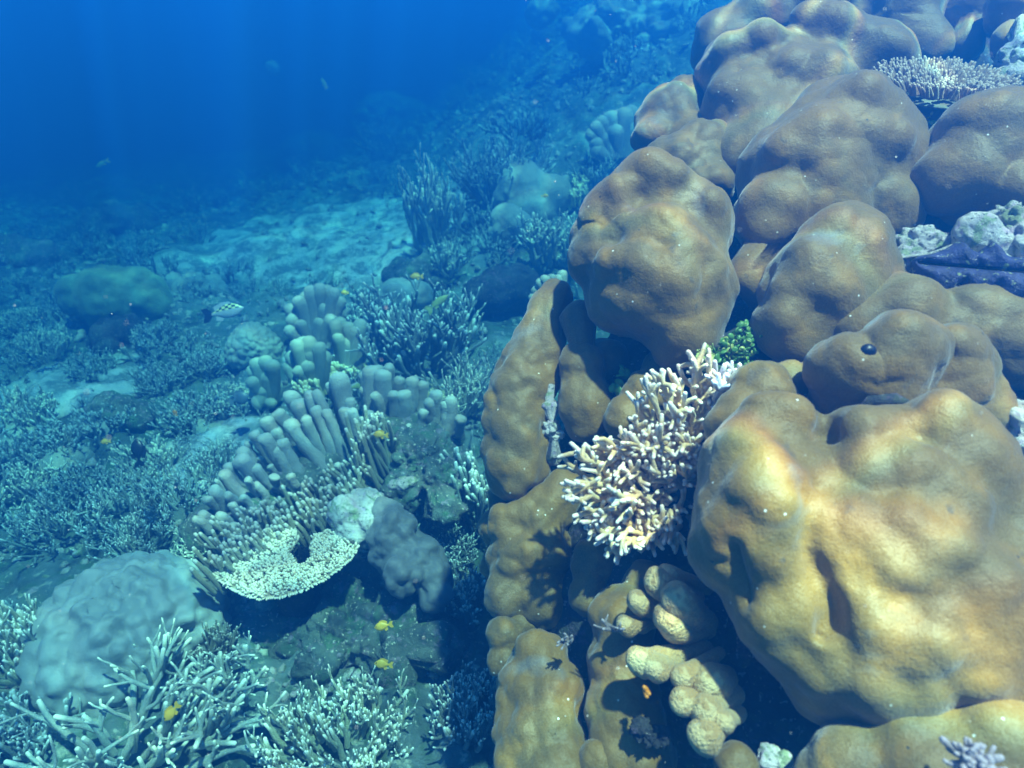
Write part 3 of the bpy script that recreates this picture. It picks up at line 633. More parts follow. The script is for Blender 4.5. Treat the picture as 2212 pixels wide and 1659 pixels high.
# giant clam with a frilled blue mantle
gc = P(2115, 580, 1.245); cl = empty('giant_clam', gc, 'giant clam showing its wavy blue mantle between the coral lobes', 'clam')
axis = unit(P(2225, 592, 1.17)-P(1990, 572, 1.24)); upc = unit(np.array([0, -.75, .65])); sdv = np.cross(axis, upc)
us = np.linspace(-1, 1, 120); vs = np.linspace(0, 1, 14)
for nm, side, mt in (('mantle', -1, M['mantle']), ('mantle', 1, M['mantle']), ('shell', -1, M['shell']), ('shell', 1, M['shell'])):
    VV = []
    for u in us:
        env = math.sqrt(max(0, 1-(abs(u))**3)); wv = math.sin(u*9+side+1.3*math.sin(u*4))*.013
        for v in vs:
            if nm == 'mantle':
                p = gc + axis*u*.105 + sdv*side*(.004+v*.042*env + wv*v) + upc*(.012*math.sin(v*3.1)+.006*math.sin(u*17+v*4+2*math.sin(u*5))*v-.012*v*v)
            else:
                p = gc + axis*u*.13 + sdv*side*(.035*env*(1-v*.2)+wv*.8+.006) + upc*(-.01-v*.09)
            VV.append(p)
    nv = len(vs); i = np.arange(len(us)-1)[:, None]*nv; j = np.arange(nv-1)[None, :]
    o = mesh_obj(nm, np.array(VV), np.stack([i+j, i+j+1, i+nv+j+1, i+nv+j], -1).reshape(-1, 4), mt, cl)
    so_ = o.modifiers.new('thickness', 'SOLIDIFY'); so_.thickness = .005; so_.offset = 0
# burrowing clam slit and the dark blue bead
bc = P(1920, 872, 1.03); e = empty('burrowing_clam', bc, 'dark gaping shell slit between two brown lobes above the largest lobe', 'clam')
for s_, mt, zz in ((1, M['rock_dark'], .010), (-1, M['rock_dark'], -.008)):
    tb = Tubes(); tb.tube([P(1850, 890, 1.04), P(1880, 874-s_*8, 1.02), P(1930, 872-s_*11, 1.02), P(1985, 884-s_*2, 1.05)], [.004, .008, .009, .004], 8)
    tb.build('shell', mt, e, disp=.003, dsc=90)
tb = Tubes(); tb.tube([P(1862, 884, 1.045), P(1920, 876, 1.035), P(1975, 884, 1.05)], [.006, .011, .006], 8); tb.build('mantle', M['black'], e)
D, Fc = ico(3)
co_ = np.empty(len(beadlobe.data.vertices)*3); beadlobe.data.vertices.foreach_get('co', co_); co_ = co_.reshape(-1, 3)+base_pt
rel_ = co_-CAM; dep_ = rel_@FW; dd_ = (1106+F*(rel_@RT)/dep_-1872)**2+(829.5-F*(rel_@UP)/dep_-752)**2 + 1e4*(dep_-dep_.min())
bp = co_[int(np.argmin(dd_))] + unit(co_[int(np.argmin(dd_))]-CAM)*.006
o = mesh_obj('dark_hole_bead', bp+D*np.array([.013, .010, .012])*(1+.12*perlin(D*2.1)[:, None]), Fc, M['hole_dark'], loc=bp)  # dark blue ball painted in for a shaded hole with a blue glint
tag(o, 'small dark blue bead standing for a shaded hole in a rounded brown lobe', 'dark hole')

# white little coral at the bottom right
rng = np.random.RandomState(21); wc = P(2095, 1640, .76); e = empty('branching_coral', wc, 'white purple tipped little coral tuft at the bottom right corner', 'coral')
for k_ in range(26):
    tb = Tubes(); d = unit(rng.normal(size=3)*.8+np.array([-.1, -.8, .7])); stag(tb, rng, wc, d, .030, .0062, 1, up=.1, seg=9)
    tb.build('branch', M['tuft'], e)
# small twig growths low on the flank
rng = np.random.RandomState(22)
for (x, y, d, lb) in [(1235, 1380, 1.17, 'tiny pale twig standing between the two lowest left lobes'), (1330, 1360, 1.12, 'tiny mauve forked twig left of the brown knobbly coral')]:
    tb = Tubes(); c = P(x, y, d)
    for k_ in range(3): stag(tb, rng, c, unit(rng.normal(size=3)*.5+np.array([-.7, -.5, .3])), .03, .004, 1, seg=6)
    V, Fq, T = tb.arrays(); tag(mesh_obj('coral_twig', V, Fq, M['twig'], tip=T, loc=c), lb, 'coral')
tb = Tubes(); c = P(1395, 1492, 1.03)
for k_ in range(3): stag(tb, rng, c, unit(rng.normal(size=3)*.5+np.array([-.3, -.5, .3])), .012, .0055, 0, seg=8)
V, Fq, T = tb.arrays(); tag(mesh_obj('sponge', V, Fq, M['orange'], tip=T, loc=c), 'tiny orange sponge in the shade beneath the brown knobs', 'sponge')

# ================================================================== REEF ON THE LEFT
def colony(name, label, cat, px, py, f, group=None):
    p, d = G(px, py, f); return empty(name, p, label, cat, group), p, d

# ---- the fan of thick blunt columns
def U(u, v): return 324+.2685*u, 702+.2685*v
cols = [(1920,340,1940,560,90),(1830,350,1850,500,80),(1780,375,1790,720,120),(1870,400,1860,720,120),(1710,400,1740,620,70),(1720,520,1740,680,70),(1815,570,1850,750,80),(2010,440,2010,650,70),
        (2110,450,2080,740,110),(2040,560,2030,760,110),(1960,560,1960,760,90),(1520,440,1640,900,140),(1450,490,1560,850,80),(1280,560,1450,1000,90),(1340,550,1500,1000,90),(1330,680,1480,1060,90),(1130,570,1280,820,110),
        (1200,640,1340,960,110),(1610,610,1680,950,80),(1560,690,1700,1000,80),(1030,720,1160,900,100),(930,780,1060,960,110),(1130,800,1380,1120,110),(920,910,1090,1180,90),(1060,950,1180,1180,100),
        (840,880,950,1060,80),(790,960,860,1060,60),(740,1030,860,1150,100),(730,1090,880,1290,110),(850,1150,1000,1310,80),(640,1140,760,1300,80),(600,1200,780,1380,90),(790,1250,880,1380,60),(540,1260,640,1400,50),
        (1000,1230,1080,1330,70),(1130,1220,1190,1330,70),(520,1330,620,1480,100),(620,1370,700,1480,60),(740,1390,810,1470,60),(660,1450,760,1560,70),(460,1400,560,1500,60),(2200,700,2190,880,70),(2090,820,2000,900,70),
        (2300,560,2280,800,110),(2420,600,2400,820,90),(2370,640,2350,820,60),(2500,760,2490,860,80),(2250,620,2240,800,80),(2190,480,2170,700,80),(890,1070,940,1150,50),(970,1140,1010,1210,50),(560,1540,640,1640,90),(650,1620,720,1690,80),(420,1520,520,1600,70),(360,1560,470,1640,60),
        (1500,1130,1560,1220,60),(1620,700,1720,1100,80),(1420,700,1560,1060,80),(1250,760,1400,1080,80),(1010,860,1180,1090,80),(1760,720,1790,900,80),(1840,760,1850,920,80),(1000,1000,1120,1200,80),(850,1290,930,1400,60)]
cx_, cy_ = U(1200, 1000); p0, d0 = G(cx_, cy_)
fan = empty('column_coral', p0, 'broad fan of thick grey blunt columns rising behind the finger coral', 'coral')
rng = np.random.RandomState(33)
def gdepth(y): return 1.8/(math.sin(PITCH)+(y-829.5)/F*math.cos(PITCH))
for (u0, v0, u1, v1, wd) in cols:
    tx, ty = U(u0, v0); bx, by = U(u1, v1)
    ridge = gdepth(by+30)*.93
    a = P(bx, by, ridge+.03); b_ = P(tx, ty, ridge-.02+rng.uniform(-.02, .03))
    R = wd*.2685*.52*ridge/F
    tb = Tubes(); m_ = 11; off = unit(np.cross(b_-a, FW))*rng.uniform(-.010, .010)
    pts = [a+(b_-a)*s+off*math.sin(s*3.14) for s in np.linspace(-.25, 1, m_)]
    tb.tube(pts, R*(1.0+.10*np.sin(np.linspace(0, 3, m_)+rng.uniform(0, 6)))*np.linspace(.92, 1.0, m_), 16, tip=np.linspace(0, 1, m_), flat=rng.uniform(1.0, 1.25), fdir=FW, blunt=.8)
    tb.build('column', M['column'], fan, disp=.009, dsc=30)
# mound the columns stand on
bl = []
for (u, v) in [(500, 1550), (700, 1480), (900, 1380), (1100, 1270), (1300, 1150), (1500, 1100), (1700, 980), (1900, 860), (2100, 850), (2300, 850)]:
    x, y = U(u, v); d = gdepth(y+30)*.96; bl.append((x, y+28, 62, d+.04))
lobe('mound', bl, M['rock'], fan, sub=6, amp=.12, bs=.06, amp2=.08, seed=60, k=.6)

# ---- finger coral with pale tips in front of the fan
def finger_strip(name, label, m, segs, n, L, r, lean, seed, f=.92, wpx=38, fork=.6, seg=7, nparts=1, jit=.16, lift=0.0, group=None, depth_off=0.0):
    """fingers rooted along a picture path of (x, y) points, growing along lean"""
    rng = np.random.RandomState(seed); segs = np.array(segs, float)
    c = segs.mean(0); e = empty(name, G(c[0], c[1])[0], label, 'coral', group)
    cl_ = np.concatenate([[0], np.cumsum(np.linalg.norm(np.diff(segs, axis=0), axis=1))]); tot = cl_[-1]
    nparts = min(n, 100) if nparts > 1 else 1; tbs = [Tubes() for _ in range(nparts)]
    for k_ in range(n):
        s = rng.rand()*tot; x = np.interp(s, cl_, segs[:, 0])+rng.normal()*wpx*.4; y = np.interp(s, cl_, segs[:, 1])+rng.uniform(-1, 1)*wpx
        d = gdepth(y)*f+depth_off; p = P(x, y, d)+np.array([0, 0, lift])
        dr = unit(np.array(lean)+rng.normal(size=3)*jit); l_ = L*rng.uniform(.7, 1.25); rr = r*rng.uniform(.85, 1.15)
        side = rng.normal(size=3)*r*.6
        tb = tbs[min(k_, nparts-1)]
        pts = [p-dr*l_*.6, p+side*.5, p+dr*l_*.5+side, p+dr*l_]
        tb.tube(pts, [rr*1.2, rr*1.1, rr, rr*.8], seg, tip=[0, .3, .72, 1])
        for _ in range(2):
            if rng.rand() < fork:
                q = rng.uniform(.0, .5); st = p+dr*l_*q; s2 = unit(dr+rng.normal(size=3)*.5); l2 = l_*rng.uniform(.35, .6)
                tb.tube([st, st+s2*l2*.5, st+unit(s2+dr*.6)*l2], [rr*.95, rr*.9, rr*.75], seg, tip=[.3, .72, 1])
    for k_, tb in enumerate(tbs):
        o = tb.build('branch' if nparts > 1 and (k_ < nparts-1 or n <= 100) else 'branches', m, e)
        if nparts == 1 or (k_ == nparts-1 and n > 100): o['kind'] = 'stuff'
    return e
UPL = (-.35, .1, 1)
finger_strip('finger_coral', 'olive finger coral with white tips along the foot of the column fan', M['finger'], [(470, 1225), (520, 1190), (590, 1160), (650, 1140), (700, 1110), (760, 1085), (800, 1065)], 175, .08, .0075, UPL, 71, f=.90, wpx=44, nparts=30)
finger_strip('finger_coral', 'small stand of white tipped fingers rising through the right of the column fan', M['finger'], [(770, 1000), (800, 985), (830, 975), (850, 985)], 36, .13, .0075, (-.15, .1, 1), 72, f=.88, wpx=22, nparts=8)
finger_strip('finger_coral', 'blue grey fingers between the column fan and the great brown coral', M['finger_dark'], [(985, 1060), (1010, 1040), (1040, 1080), (1040, 1120)], 36, .11, .008, (-.1, 0, 1), 73, f=.92, wpx=26, nparts=6)

# ---- heart shaped table coral
tx = empty('table_coral', P(620, 1300, 2.1), 'pale cream heart shaped table coral with a notch, overhanging the dark hollow', 'coral')
outline = [(468,1240),(472,1215),(490,1195),(520,1180),(548,1172),(562,1160),(578,1148),(600,1142),(622,1144),(638,1155),(642,1168),(632,1182),(622,1196),(628,1210),(640,1222),(655,1224),(668,1214),(675,1200),(672,1180),(680,1160),(705,1150),(730,1148),(755,1155),(770,1168),(768,1188),(750,1212),(720,1236),(690,1255),(650,1275),(610,1286),(565,1290),(525,1280),(490,1262)]
# plate lies on a tilted plane through the colony centre
pc = P(620, 1215, 2.12); pn = unit(np.array([-.10, -.18, 1.0]))
def onplane(x, y):
    d = FW + RT*(x-1106)/F + UP*(829.5-y)/F; return CAM + d*((pc-CAM)@pn)/(d@pn)
po = np.array([onplane(x, y) for x, y in outline])
e1 = unit(np.cross(pn, [0, 1, 0])); e2 = np.cross(pn, e1)
p2 = np.stack([(po-pc)@e1, (po-pc)@e2], 1)
def inpoly(q, poly):
    x, y = q[:, 0], q[:, 1]; ins = np.zeros(len(q), bool); m_ = len(poly)
    for i_ in range(m_):
        x1, y1 = poly[i_]; x2, y2 = poly[(i_+1) % m_]
        c_ = ((y1 > y) != (y2 > y)) & (x < (x2-x1)*(y-y1)/(y2-y1+1e-12)+x1); ins ^= c_
    return ins
def edgedist(q, poly):
    d = np.full(len(q), 9.)
    for i_ in range(len(poly)):
        a = poly[i_]; b_ = poly[(i_+1) % len(poly)]; ab = b_-a; h = np.clip(((q-a)@ab)/(ab@ab), 0, 1)
        d = np.minimum(d, np.linalg.norm(q-a-h[:, None]*ab, axis=1))
    return d
rng = np.random.RandomState(80)
q = np.stack([rng.uniform(p2[:, 0].min(), p2[:, 0].max(), 2900), rng.uniform(p2[:, 1].min(), p2[:, 1].max(), 2900)], 1)
q = q[inpoly(q, p2)]; ed = edgedist(q, p2)
tb = Tubes()
for (u, v), de in zip(q, ed):
    p = pc+e1*u+e2*v - pn*(.03*np.exp(-de/.04)*0)
    nrm = unit(pn + rng.normal(size=3)*.25 + (e1*u+e2*v)*2.0*math.exp(-de/.02))
    h = .013*rng.uniform(.7, 1.3)
    tb.tube([p-nrm*.003, p+nrm*h], [.0048, .0036], 6, tip=[.2, 1])
# rim fringe
for i_ in range(len(po)):
    a = po[i_]; b_ = po[(i_+1) % len(po)]
    for t_ in np.linspace(0, 1, max(2, int(np.linalg.norm(b_-a)/.006)), endpoint=False):
        p = a+(b_-a)*t_; outw = unit((p-pc)-((p-pc)@pn)*pn); nrm = unit(outw+pn*.25+rng.normal(size=3)*.2)
        tb.tube([p-nrm*.006, p+nrm*.010], [.0048, .0038], 6, tip=[.4, 1])
tb.build('nubs', M['table'], tx)
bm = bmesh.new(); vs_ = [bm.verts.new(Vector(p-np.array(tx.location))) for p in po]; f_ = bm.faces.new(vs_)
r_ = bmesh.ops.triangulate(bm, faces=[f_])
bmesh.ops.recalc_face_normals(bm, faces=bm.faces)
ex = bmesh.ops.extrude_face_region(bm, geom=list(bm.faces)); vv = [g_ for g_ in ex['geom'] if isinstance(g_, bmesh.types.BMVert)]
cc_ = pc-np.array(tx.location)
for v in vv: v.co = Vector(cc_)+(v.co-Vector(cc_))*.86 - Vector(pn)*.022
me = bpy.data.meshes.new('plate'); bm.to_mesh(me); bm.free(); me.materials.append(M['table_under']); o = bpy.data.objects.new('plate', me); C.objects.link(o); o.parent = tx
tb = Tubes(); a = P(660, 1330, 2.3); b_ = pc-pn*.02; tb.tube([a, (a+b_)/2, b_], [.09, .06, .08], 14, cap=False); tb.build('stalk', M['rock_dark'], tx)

# ---- boulders
piece('boulder_coral', 'big smooth grey dimpled boulder coral at lower left', 'coral', [(275, 1375, 160, 2.2), (340, 1340, 120, 2.22), (190, 1400, 95, 2.1), (385, 1350, 90, 2.2), (260, 1440, 130, 2.12), (150, 1450, 60, 2.0)],
      M['porites_grey'], sub=6, amp=.075, bs=.05, seed=90, k=.45, amp2=.03,
      knobs=[(110+310*((i_*.618) % 1), 1215+190*((i_*.37) % 1), 13+9*((i_*.73) % 1), -.55) for i_ in range(34)]+[(120+300*((i_*.618+.3) % 1), 1215+200*((i_*.43+.2) % 1), 20, .3) for i_ in range(30)])
piece('boulder_coral', 'slate mauve cluster of smooth rounded knobs right of the table coral', 'coral', [(850, 1150, 55, 2.15), (900, 1210, 55, 2.12), (870, 1240, 45, 2.05), (930, 1240, 48, 2.10), (835, 1110, 35, 2.2), (940, 1280, 38, 2.06), (860, 1190, 60, 2.15)],
      M['porites_mauve'], sub=6, amp=.14, bs=.045, seed=91, k=.15)
piece('encrusted_rock', 'rough pale mauve rock at the upper right of the table coral', 'rock', [(745, 1110, 38, 2.2), (790, 1095, 42, 2.25), (800, 1130, 40, 2.2), (770, 1150, 40, 2.2)], M['rock_pale'], sub=5, amp=.16, bs=.03, amp2=.12, seed=92)
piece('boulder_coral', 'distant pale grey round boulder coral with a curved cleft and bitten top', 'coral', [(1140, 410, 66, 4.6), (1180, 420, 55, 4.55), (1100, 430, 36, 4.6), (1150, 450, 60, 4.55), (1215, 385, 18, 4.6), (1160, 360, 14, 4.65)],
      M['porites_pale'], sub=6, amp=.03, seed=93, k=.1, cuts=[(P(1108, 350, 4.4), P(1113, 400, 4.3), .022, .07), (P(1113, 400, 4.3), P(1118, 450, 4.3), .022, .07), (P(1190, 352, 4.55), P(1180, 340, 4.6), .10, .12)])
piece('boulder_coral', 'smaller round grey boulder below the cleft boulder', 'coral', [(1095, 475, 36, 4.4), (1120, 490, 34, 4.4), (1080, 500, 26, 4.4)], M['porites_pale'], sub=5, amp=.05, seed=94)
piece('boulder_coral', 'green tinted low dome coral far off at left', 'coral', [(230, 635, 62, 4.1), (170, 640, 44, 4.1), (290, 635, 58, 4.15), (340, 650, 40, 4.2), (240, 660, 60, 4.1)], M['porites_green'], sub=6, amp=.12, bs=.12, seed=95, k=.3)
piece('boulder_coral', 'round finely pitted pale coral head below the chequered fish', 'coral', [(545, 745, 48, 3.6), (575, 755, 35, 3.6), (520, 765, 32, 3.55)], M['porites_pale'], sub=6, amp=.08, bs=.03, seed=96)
piece('encrusted_rock', 'grey blue flat topped rock behind the dark branching bush', 'rock', [(860, 640, 40, 4.0), (900, 640, 36, 4.0), (830, 655, 28, 4.0)], M['porites_grey'], sub=5, amp=.08, seed=97)
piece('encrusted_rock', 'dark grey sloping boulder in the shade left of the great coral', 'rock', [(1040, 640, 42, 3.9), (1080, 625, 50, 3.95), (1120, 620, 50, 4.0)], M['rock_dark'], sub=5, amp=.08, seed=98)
piece('reef_ledge', 'pale overhanging reef ledge far off near the top edge', 'rock', [(1320, 70, 70, 6.0), (1400, 80, 60, 6.0), (1450, 50, 60, 6.0), (1260, 70, 40, 6.0), (1360, 20, 60, 6.2), (1480, 90, 40, 5.9)], M['porites_pale'], sub=6, amp=.2, bs=.12, amp2=.1, seed=99, k=.2)
piece('reef_ledge', 'dark reef wall hanging below the far pale ledge', 'rock', [(1300, 190, 100, 7.4), (1400, 190, 100, 7.3), (1210, 190, 70, 7.5), (1480, 220, 80, 7.1), (1180, 110, 45, 7.8)], M['rock'], sub=6, amp=.15, bs=.2, amp2=.1, seed=100)
piece('boulder_coral', 'small green topped knob coral on the far left shoulder of the reef wall', 'coral', [(1165, 30, 30, 6.2), (1185, 20, 22, 6.2)], M['porites_green'], sub=5, amp=.15, seed=101)
piece('boulder_coral', 'faint rounded coral head alone in the blue water at far upper middle', 'coral', [(588, 145, 14, 8.0), (592, 152, 12, 8.0)], M['porites_pale'], sub=4, amp=.1, seed=102)
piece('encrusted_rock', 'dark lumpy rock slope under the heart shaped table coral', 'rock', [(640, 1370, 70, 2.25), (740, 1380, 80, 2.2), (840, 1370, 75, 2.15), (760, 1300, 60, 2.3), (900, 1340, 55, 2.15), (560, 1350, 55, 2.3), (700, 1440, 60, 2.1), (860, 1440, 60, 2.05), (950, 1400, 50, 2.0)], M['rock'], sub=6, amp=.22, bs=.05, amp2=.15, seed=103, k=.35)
piece('encrusted_rock', 'cream and violet rubble knoll at the right end of the column fan', 'rock', [(900, 1000, 50, 2.6), (950, 1040, 50, 2.5), (870, 1060, 45, 2.45), (930, 960, 40, 2.7), (980, 1000, 38, 2.65), (960, 1100, 40, 2.35), (880, 960, 40, 2.7)], M['rock'], sub=6, amp=.25, bs=.04, amp2=.2, seed=104, k=.3)
piece('encrusted_rock', 'pale finger shaped dead coral lump lying on the rubble knoll', 'rock', [(870, 1045, 16, 2.25), (890, 1040, 12, 2.25), (850, 1048, 12, 2.25)], M['rock_pale'], sub=4, amp=.1, seed=105)

def knoll(label, m, px, py, Rpx, seed, name='encrusted_rock', cat='rock', amp=.2, bs=.09, amp2=.14, flat=.6):
    rng = np.random.RandomState(seed); p, d = G(px, py, .98); R0 = Rpx*d/F
    cs = [p+np.array([rng.uniform(-.7, .7)*R0, rng.uniform(-.4, .5)*R0, R0*(flat-.75)*rng.uniform(.6, 1)]) for _ in range(6)]; rs = [R0*rng.uniform(.55, .85) for _ in cs]
    V, Fc = lobe_arrays(cs, rs, k=.35, sub=5, amp=amp, bs=bs, amp2=amp2, seed=seed)
    tag(mesh_obj(name, V, Fc, m, loc=p), label, cat)
knoll('low brown violet mound left of the pale rubble channel', M['rock'], 250, 885, 55, 601)
knoll('pale crusted hump on the left edge level with the upright fish', M['porites_pale'], 35, 960, 50, 602)
knoll('pale rock hump between the left edge and the upright fish', M['porites_pale'], 130, 1000, 40, 603)
knoll('finely pitted blue grey coral cushion above the upright fish', M['porites_grey'], 230, 925, 45, 604, 'boulder_coral', 'coral', .06, .04, .05)
knoll('dark rock hollow rim just below the green dome coral', M['rock_dark'], 260, 730, 55, 605)
knoll('hazy broken rock mound right of the green dome coral', M['porites_grey'], 400, 640, 60, 606)
knoll('dim rock mound on the far left edge above the green dome', M['rock'], 60, 560, 70, 607)
knoll('far dim coral mound left of the sand patch', M['rock'], 250, 500, 80, 608)
knoll('flat pale plate shaped coral far off above the sand patch', M['porites_pale'], 560, 310, 40, 609, 'boulder_coral', 'coral', .05, .1, .05, .3)
knoll('far rounded coral hump upper left of the sand patch', M['porites_grey'], 490, 255, 60, 610, 'boulder_coral', 'coral')
knoll('far dark rock mass at the upper end of the sand patch', M['rock'], 690, 340, 70, 611)
knoll('far rubble hump behind the tall staghorn', M['porites_grey'], 860, 260, 70, 612)
knoll('crusted rock at the foot of the tall staghorn', M['rock'], 880, 600, 60, 613)
knoll('small crusted rock in the rubble channel', M['porites_pale'], 455, 930, 30, 614)

# ---- branching bushes, one thing each
def bush(label, m, px, py, Rpx, Hpx, n, rpx, seed, name='branching_coral', up=.45, depth=2, lean=(0, 0, 0), f=.97, group=None, spread=.7, forks=2, seg=5, parts=False, flat=1.0):
    rng = np.random.RandomState(seed); p, d = G(px, py, f); s = d/F
    if parts:
        e = empty(name, p, label, 'coral', group)
        for i_ in range(n):
            tb = Tubes(); stag_colony(tb, rng, p, Rpx*s, Hpx*s, 1, rpx*s, up, depth, lean, seg, spread, forks, flat); tb.build('branch', m, e)
        return e
    tb = Tubes(); stag_colony(tb, rng, p, Rpx*s, Hpx*s, n, rpx*s, up, depth, lean, seg, spread, forks, flat)
    V, Fq, T = tb.arrays(); return tag(mesh_obj(name, V, Fq, m, tip=T, loc=p), label, 'coral', group)
bush('dark bushy branching coral with bright white tips in the middle of the reef', M['finger_dark'], 905, 775, 145, 130, 48, 7.0, 201, lean=(-.05, -.1, 0), seg=6)
bush('left wing of finely tipped branching coral beside the dark bush', M['finger_dark'], 800, 700, 70, 75, 34, 4.5, 202)
bush('pale thin spiky staghorn coral right behind the column fan', M['stag_pale'], 1000, 880, 75, 110, 26, 4.0, 203, up=.3)
bush('tall upright staghorn coral with knotted stems in the upper middle', M['stag_pale'], 935, 530, 75, 150, 26, 5.0, 204, up=.8, spread=.45, lean=(-.1, 0, 0))
bush('short stub of the tall staghorn with forked arms near the sea floor', M['stag_pale'], 970, 585, 40, 60, 12, 4.5, 205)
bush('wide dark staghorn bush behind the tall upright staghorn', M['stag'], 1080, 420, 120, 110, 50, 4.0, 206)
bush('pale finger coral against the left flank of the great coral, below the cleft boulder', M['stag_pale'], 1190, 560, 70, 90, 34, 5.0, 207)
bush('low hazy staghorn clump on the crest behind the wide dark bush', M['stag'], 1120, 280, 90, 50, 34, 3.5, 208)
bush('fine leafy branching coral touching the upper left edge of the great coral', M['stag'], 1290, 400, 60, 70, 30, 3.5, 209)
bush('blue staghorn bush on the slope left of the upright staghorn', M['stag'], 850, 330, 90, 60, 30, 3.5, 210)
bush('short dark finger bush under the column fan near the great coral', M['finger_dark'], 1010, 1330, 45, 110, 22, 6.5, 211, lean=(-.2, -.1, 0), seg=6)
bush('dark shaded finger coral at the bottom against the great coral', M['finger_dark'], 1010, 1560, 90, 130, 44, 6.5, 212, up=.7, spread=.5, seg=6)
bush('large open staghorn with long pale arms at the bottom left', M['stag_pale'], 300, 1620, 240, 190, 62, 8.5, 213, up=.2, lean=(.30, 0, -.1), seg=7, parts=True, forks=1)
bush('dense cream finger coral bush at the bottom middle', M['finger_pale'], 730, 1640, 200, 115, 98, 7.0, 214, up=.7, spread=.45, seg=7, parts=True)
bush('green white finger coral on the left edge beside the grey boulder', M['finger_pale'], 50, 1440, 90, 130, 40, 8.0, 215, up=.7, spread=.4, seg=7, parts=True)
bush('dark teal staghorn filling the bottom left corner', M['stag'], 40, 1620, 110, 120, 34, 7, 216, seg=6)
bush('small finger coral behind the grey boulder, right of its crown', M['finger'], 470, 1420, 50, 90, 22, 5, 217, seg=6)
bush('pale long armed staghorn between the grey boulder and the bottom finger bush', M['stag_pale'], 500, 1500, 90, 110, 20, 6.5, 218, seg=6, up=.3)
bush('blue feathery plate coral between the mauve knobs and the great coral', M['finger_dark'], 985, 1190, 65, 45, 60, 3.0, 219, seg=5, depth=1)
# staghorn carpet colonies, left middle
rng0 = np.random.RandomState(300)
carpet = [(260, 1120, 120, 80, 'stag'), (120, 1150, 110, 80, 'stag'), (400, 1090, 110, 75, 'stag'), (330, 1010, 90, 60, 'stag_pale'), (470, 1010, 70, 55, 'stag'), (200, 1050, 90, 60, 'stag'), (60, 1060, 80, 60, 'stag_pale'),
          (420, 900, 80, 55, 'stag'), (350, 830, 70, 45, 'stag'), (230, 910, 70, 45, 'stag'), (130, 960, 70, 50, 'stag'), (60, 900, 70, 60, 'stag_pale'), (90, 760, 80, 50, 'stag_pale'), (200, 800, 60, 40, 'stag'),
          (60, 700, 60, 40, 'stag_pale'), (330, 730, 70, 35, 'stag'), (440, 800, 60, 40, 'stag'), (500, 880, 60, 45, 'stag_pale'), (20, 1000, 60, 60, 'stag'), (300, 1180, 90, 60, 'stag'), (430, 1170, 70, 50, 'stag_pale')]
names_ = ['wide bluish green staghorn thicket just behind the grey boulder coral', 'staghorn thicket behind and left of the grey boulder coral', 'staghorn thicket left of the foot of the column fan', 'lighter staghorn clump right of the dark upright fish', 'staghorn clump on the pale rubble left of the column fan',
          'staghorn clump left of the dark upright fish', 'pale staghorn on the left edge level with the column fan', 'staghorn clump beneath the chequered fish, nearer of two', 'hazy staghorn clump beneath the chequered fish, farther of two', 'small hazy staghorn left of centre over dark rock', 'small hazy staghorn near the left edge over dark rock',
          'whitish staghorn on the left edge above the dark rock', 'pale tipped staghorn mound below the green dome coral', 'low staghorn right below the green dome coral', 'faint pale staghorn at the left edge beside the green dome coral', 'faint low staghorn left of the chequered fish', 'low staghorn left of the round pitted coral head',
          'pale staghorn beside the rubble channel left of the column fan', 'dark staghorn right on the left edge of the reef', 'low staghorn fringe along the crown of the grey boulder', 'pale staghorn fringe between grey boulder and column fan']
for i_, ((x, y, R_, H_, mk), lb) in enumerate(zip(carpet, names_)):
    bush(lb, M[mk], x, y, R_, H_, 40, 3.6 if y > 850 else 2.8, 320+i_, name='staghorn_coral', up=.5, forks=2)

# pale green finger clusters and knob columns in the middle
def knob_cluster(label, m, cx, cy, pts, d, Rpx, seed, name='column_coral'):
    rng = np.random.RandomState(seed); e = empty(name, P(cx, cy, d), label, 'coral')
    for (x, y) in pts:
        a = P(cx+(x-cx)*.25, cy+10, d+.05); b_ = P(x, y, d+rng.uniform(-.04, .04)); R = Rpx*d/F*rng.uniform(.85, 1.15); tb = Tubes()
        mm_ = (a+b_)/2+rng.normal(size=3)*.012; pp = [a*(1-s)**2+2*mm_*s*(1-s)+b_*s*s for s in np.linspace(0, 1, 8)]
        tb.tube(pp, R*np.linspace(.8, 1.08, 8), 10, tip=np.linspace(0, 1, 8), flat=1.2, fdir=FW); tb.build('column', m, e, disp=.008, dsc=16)
knob_cluster('bluish grey cluster of blunt columns left of the dark bush', M['column'], 690, 740, [(x, y) for x, y in [(625, 665), (632, 690), (645, 650), (660, 640), (672, 628), (690, 622), (705, 625), (720, 632), (735, 650), (740, 670), (650, 700), (665, 680), (680, 660), (700, 665), (715, 690), (690, 695), (625, 715)]], 3.5, 11, 401)
knob_cluster('greenish fan of smooth stubby columns in the middle of the reef', M['column_green'], 690, 850, [(640, 745), (655, 740), (668, 738), (630, 770), (650, 765), (672, 760), (690, 750), (700, 770), (625, 790), (645, 800), (665, 790)], 3.1, 12, 402)
knob_cluster('tall greenish columns left of the dark bush', M['column_green'], 760, 820, [(725, 700), (735, 695), (752, 705), (770, 715), (778, 735), (730, 730), (748, 740), (768, 755), (778, 700)], 3.2, 11, 403)
knob_cluster('green lumpy knob coral at the left of the stubby greenish fan', M['column_green'], 590, 860, [(545, 800), (555, 785), (572, 780), (588, 790), (545, 825), (560, 815), (580, 815), (550, 850), (570, 845), (598, 835), (556, 870), (585, 870)], 3.15, 12, 404)
knob_cluster('cluster of pale green blunt fingers against the left edge of the great coral', M['column_green'], 1200, 650, [(1150, 640), (1155, 625), (1165, 610), (1178, 602), (1192, 598), (1205, 600), (1160, 655), (1175, 635), (1190, 620), (1215, 590)], 2.9, 8, 405)
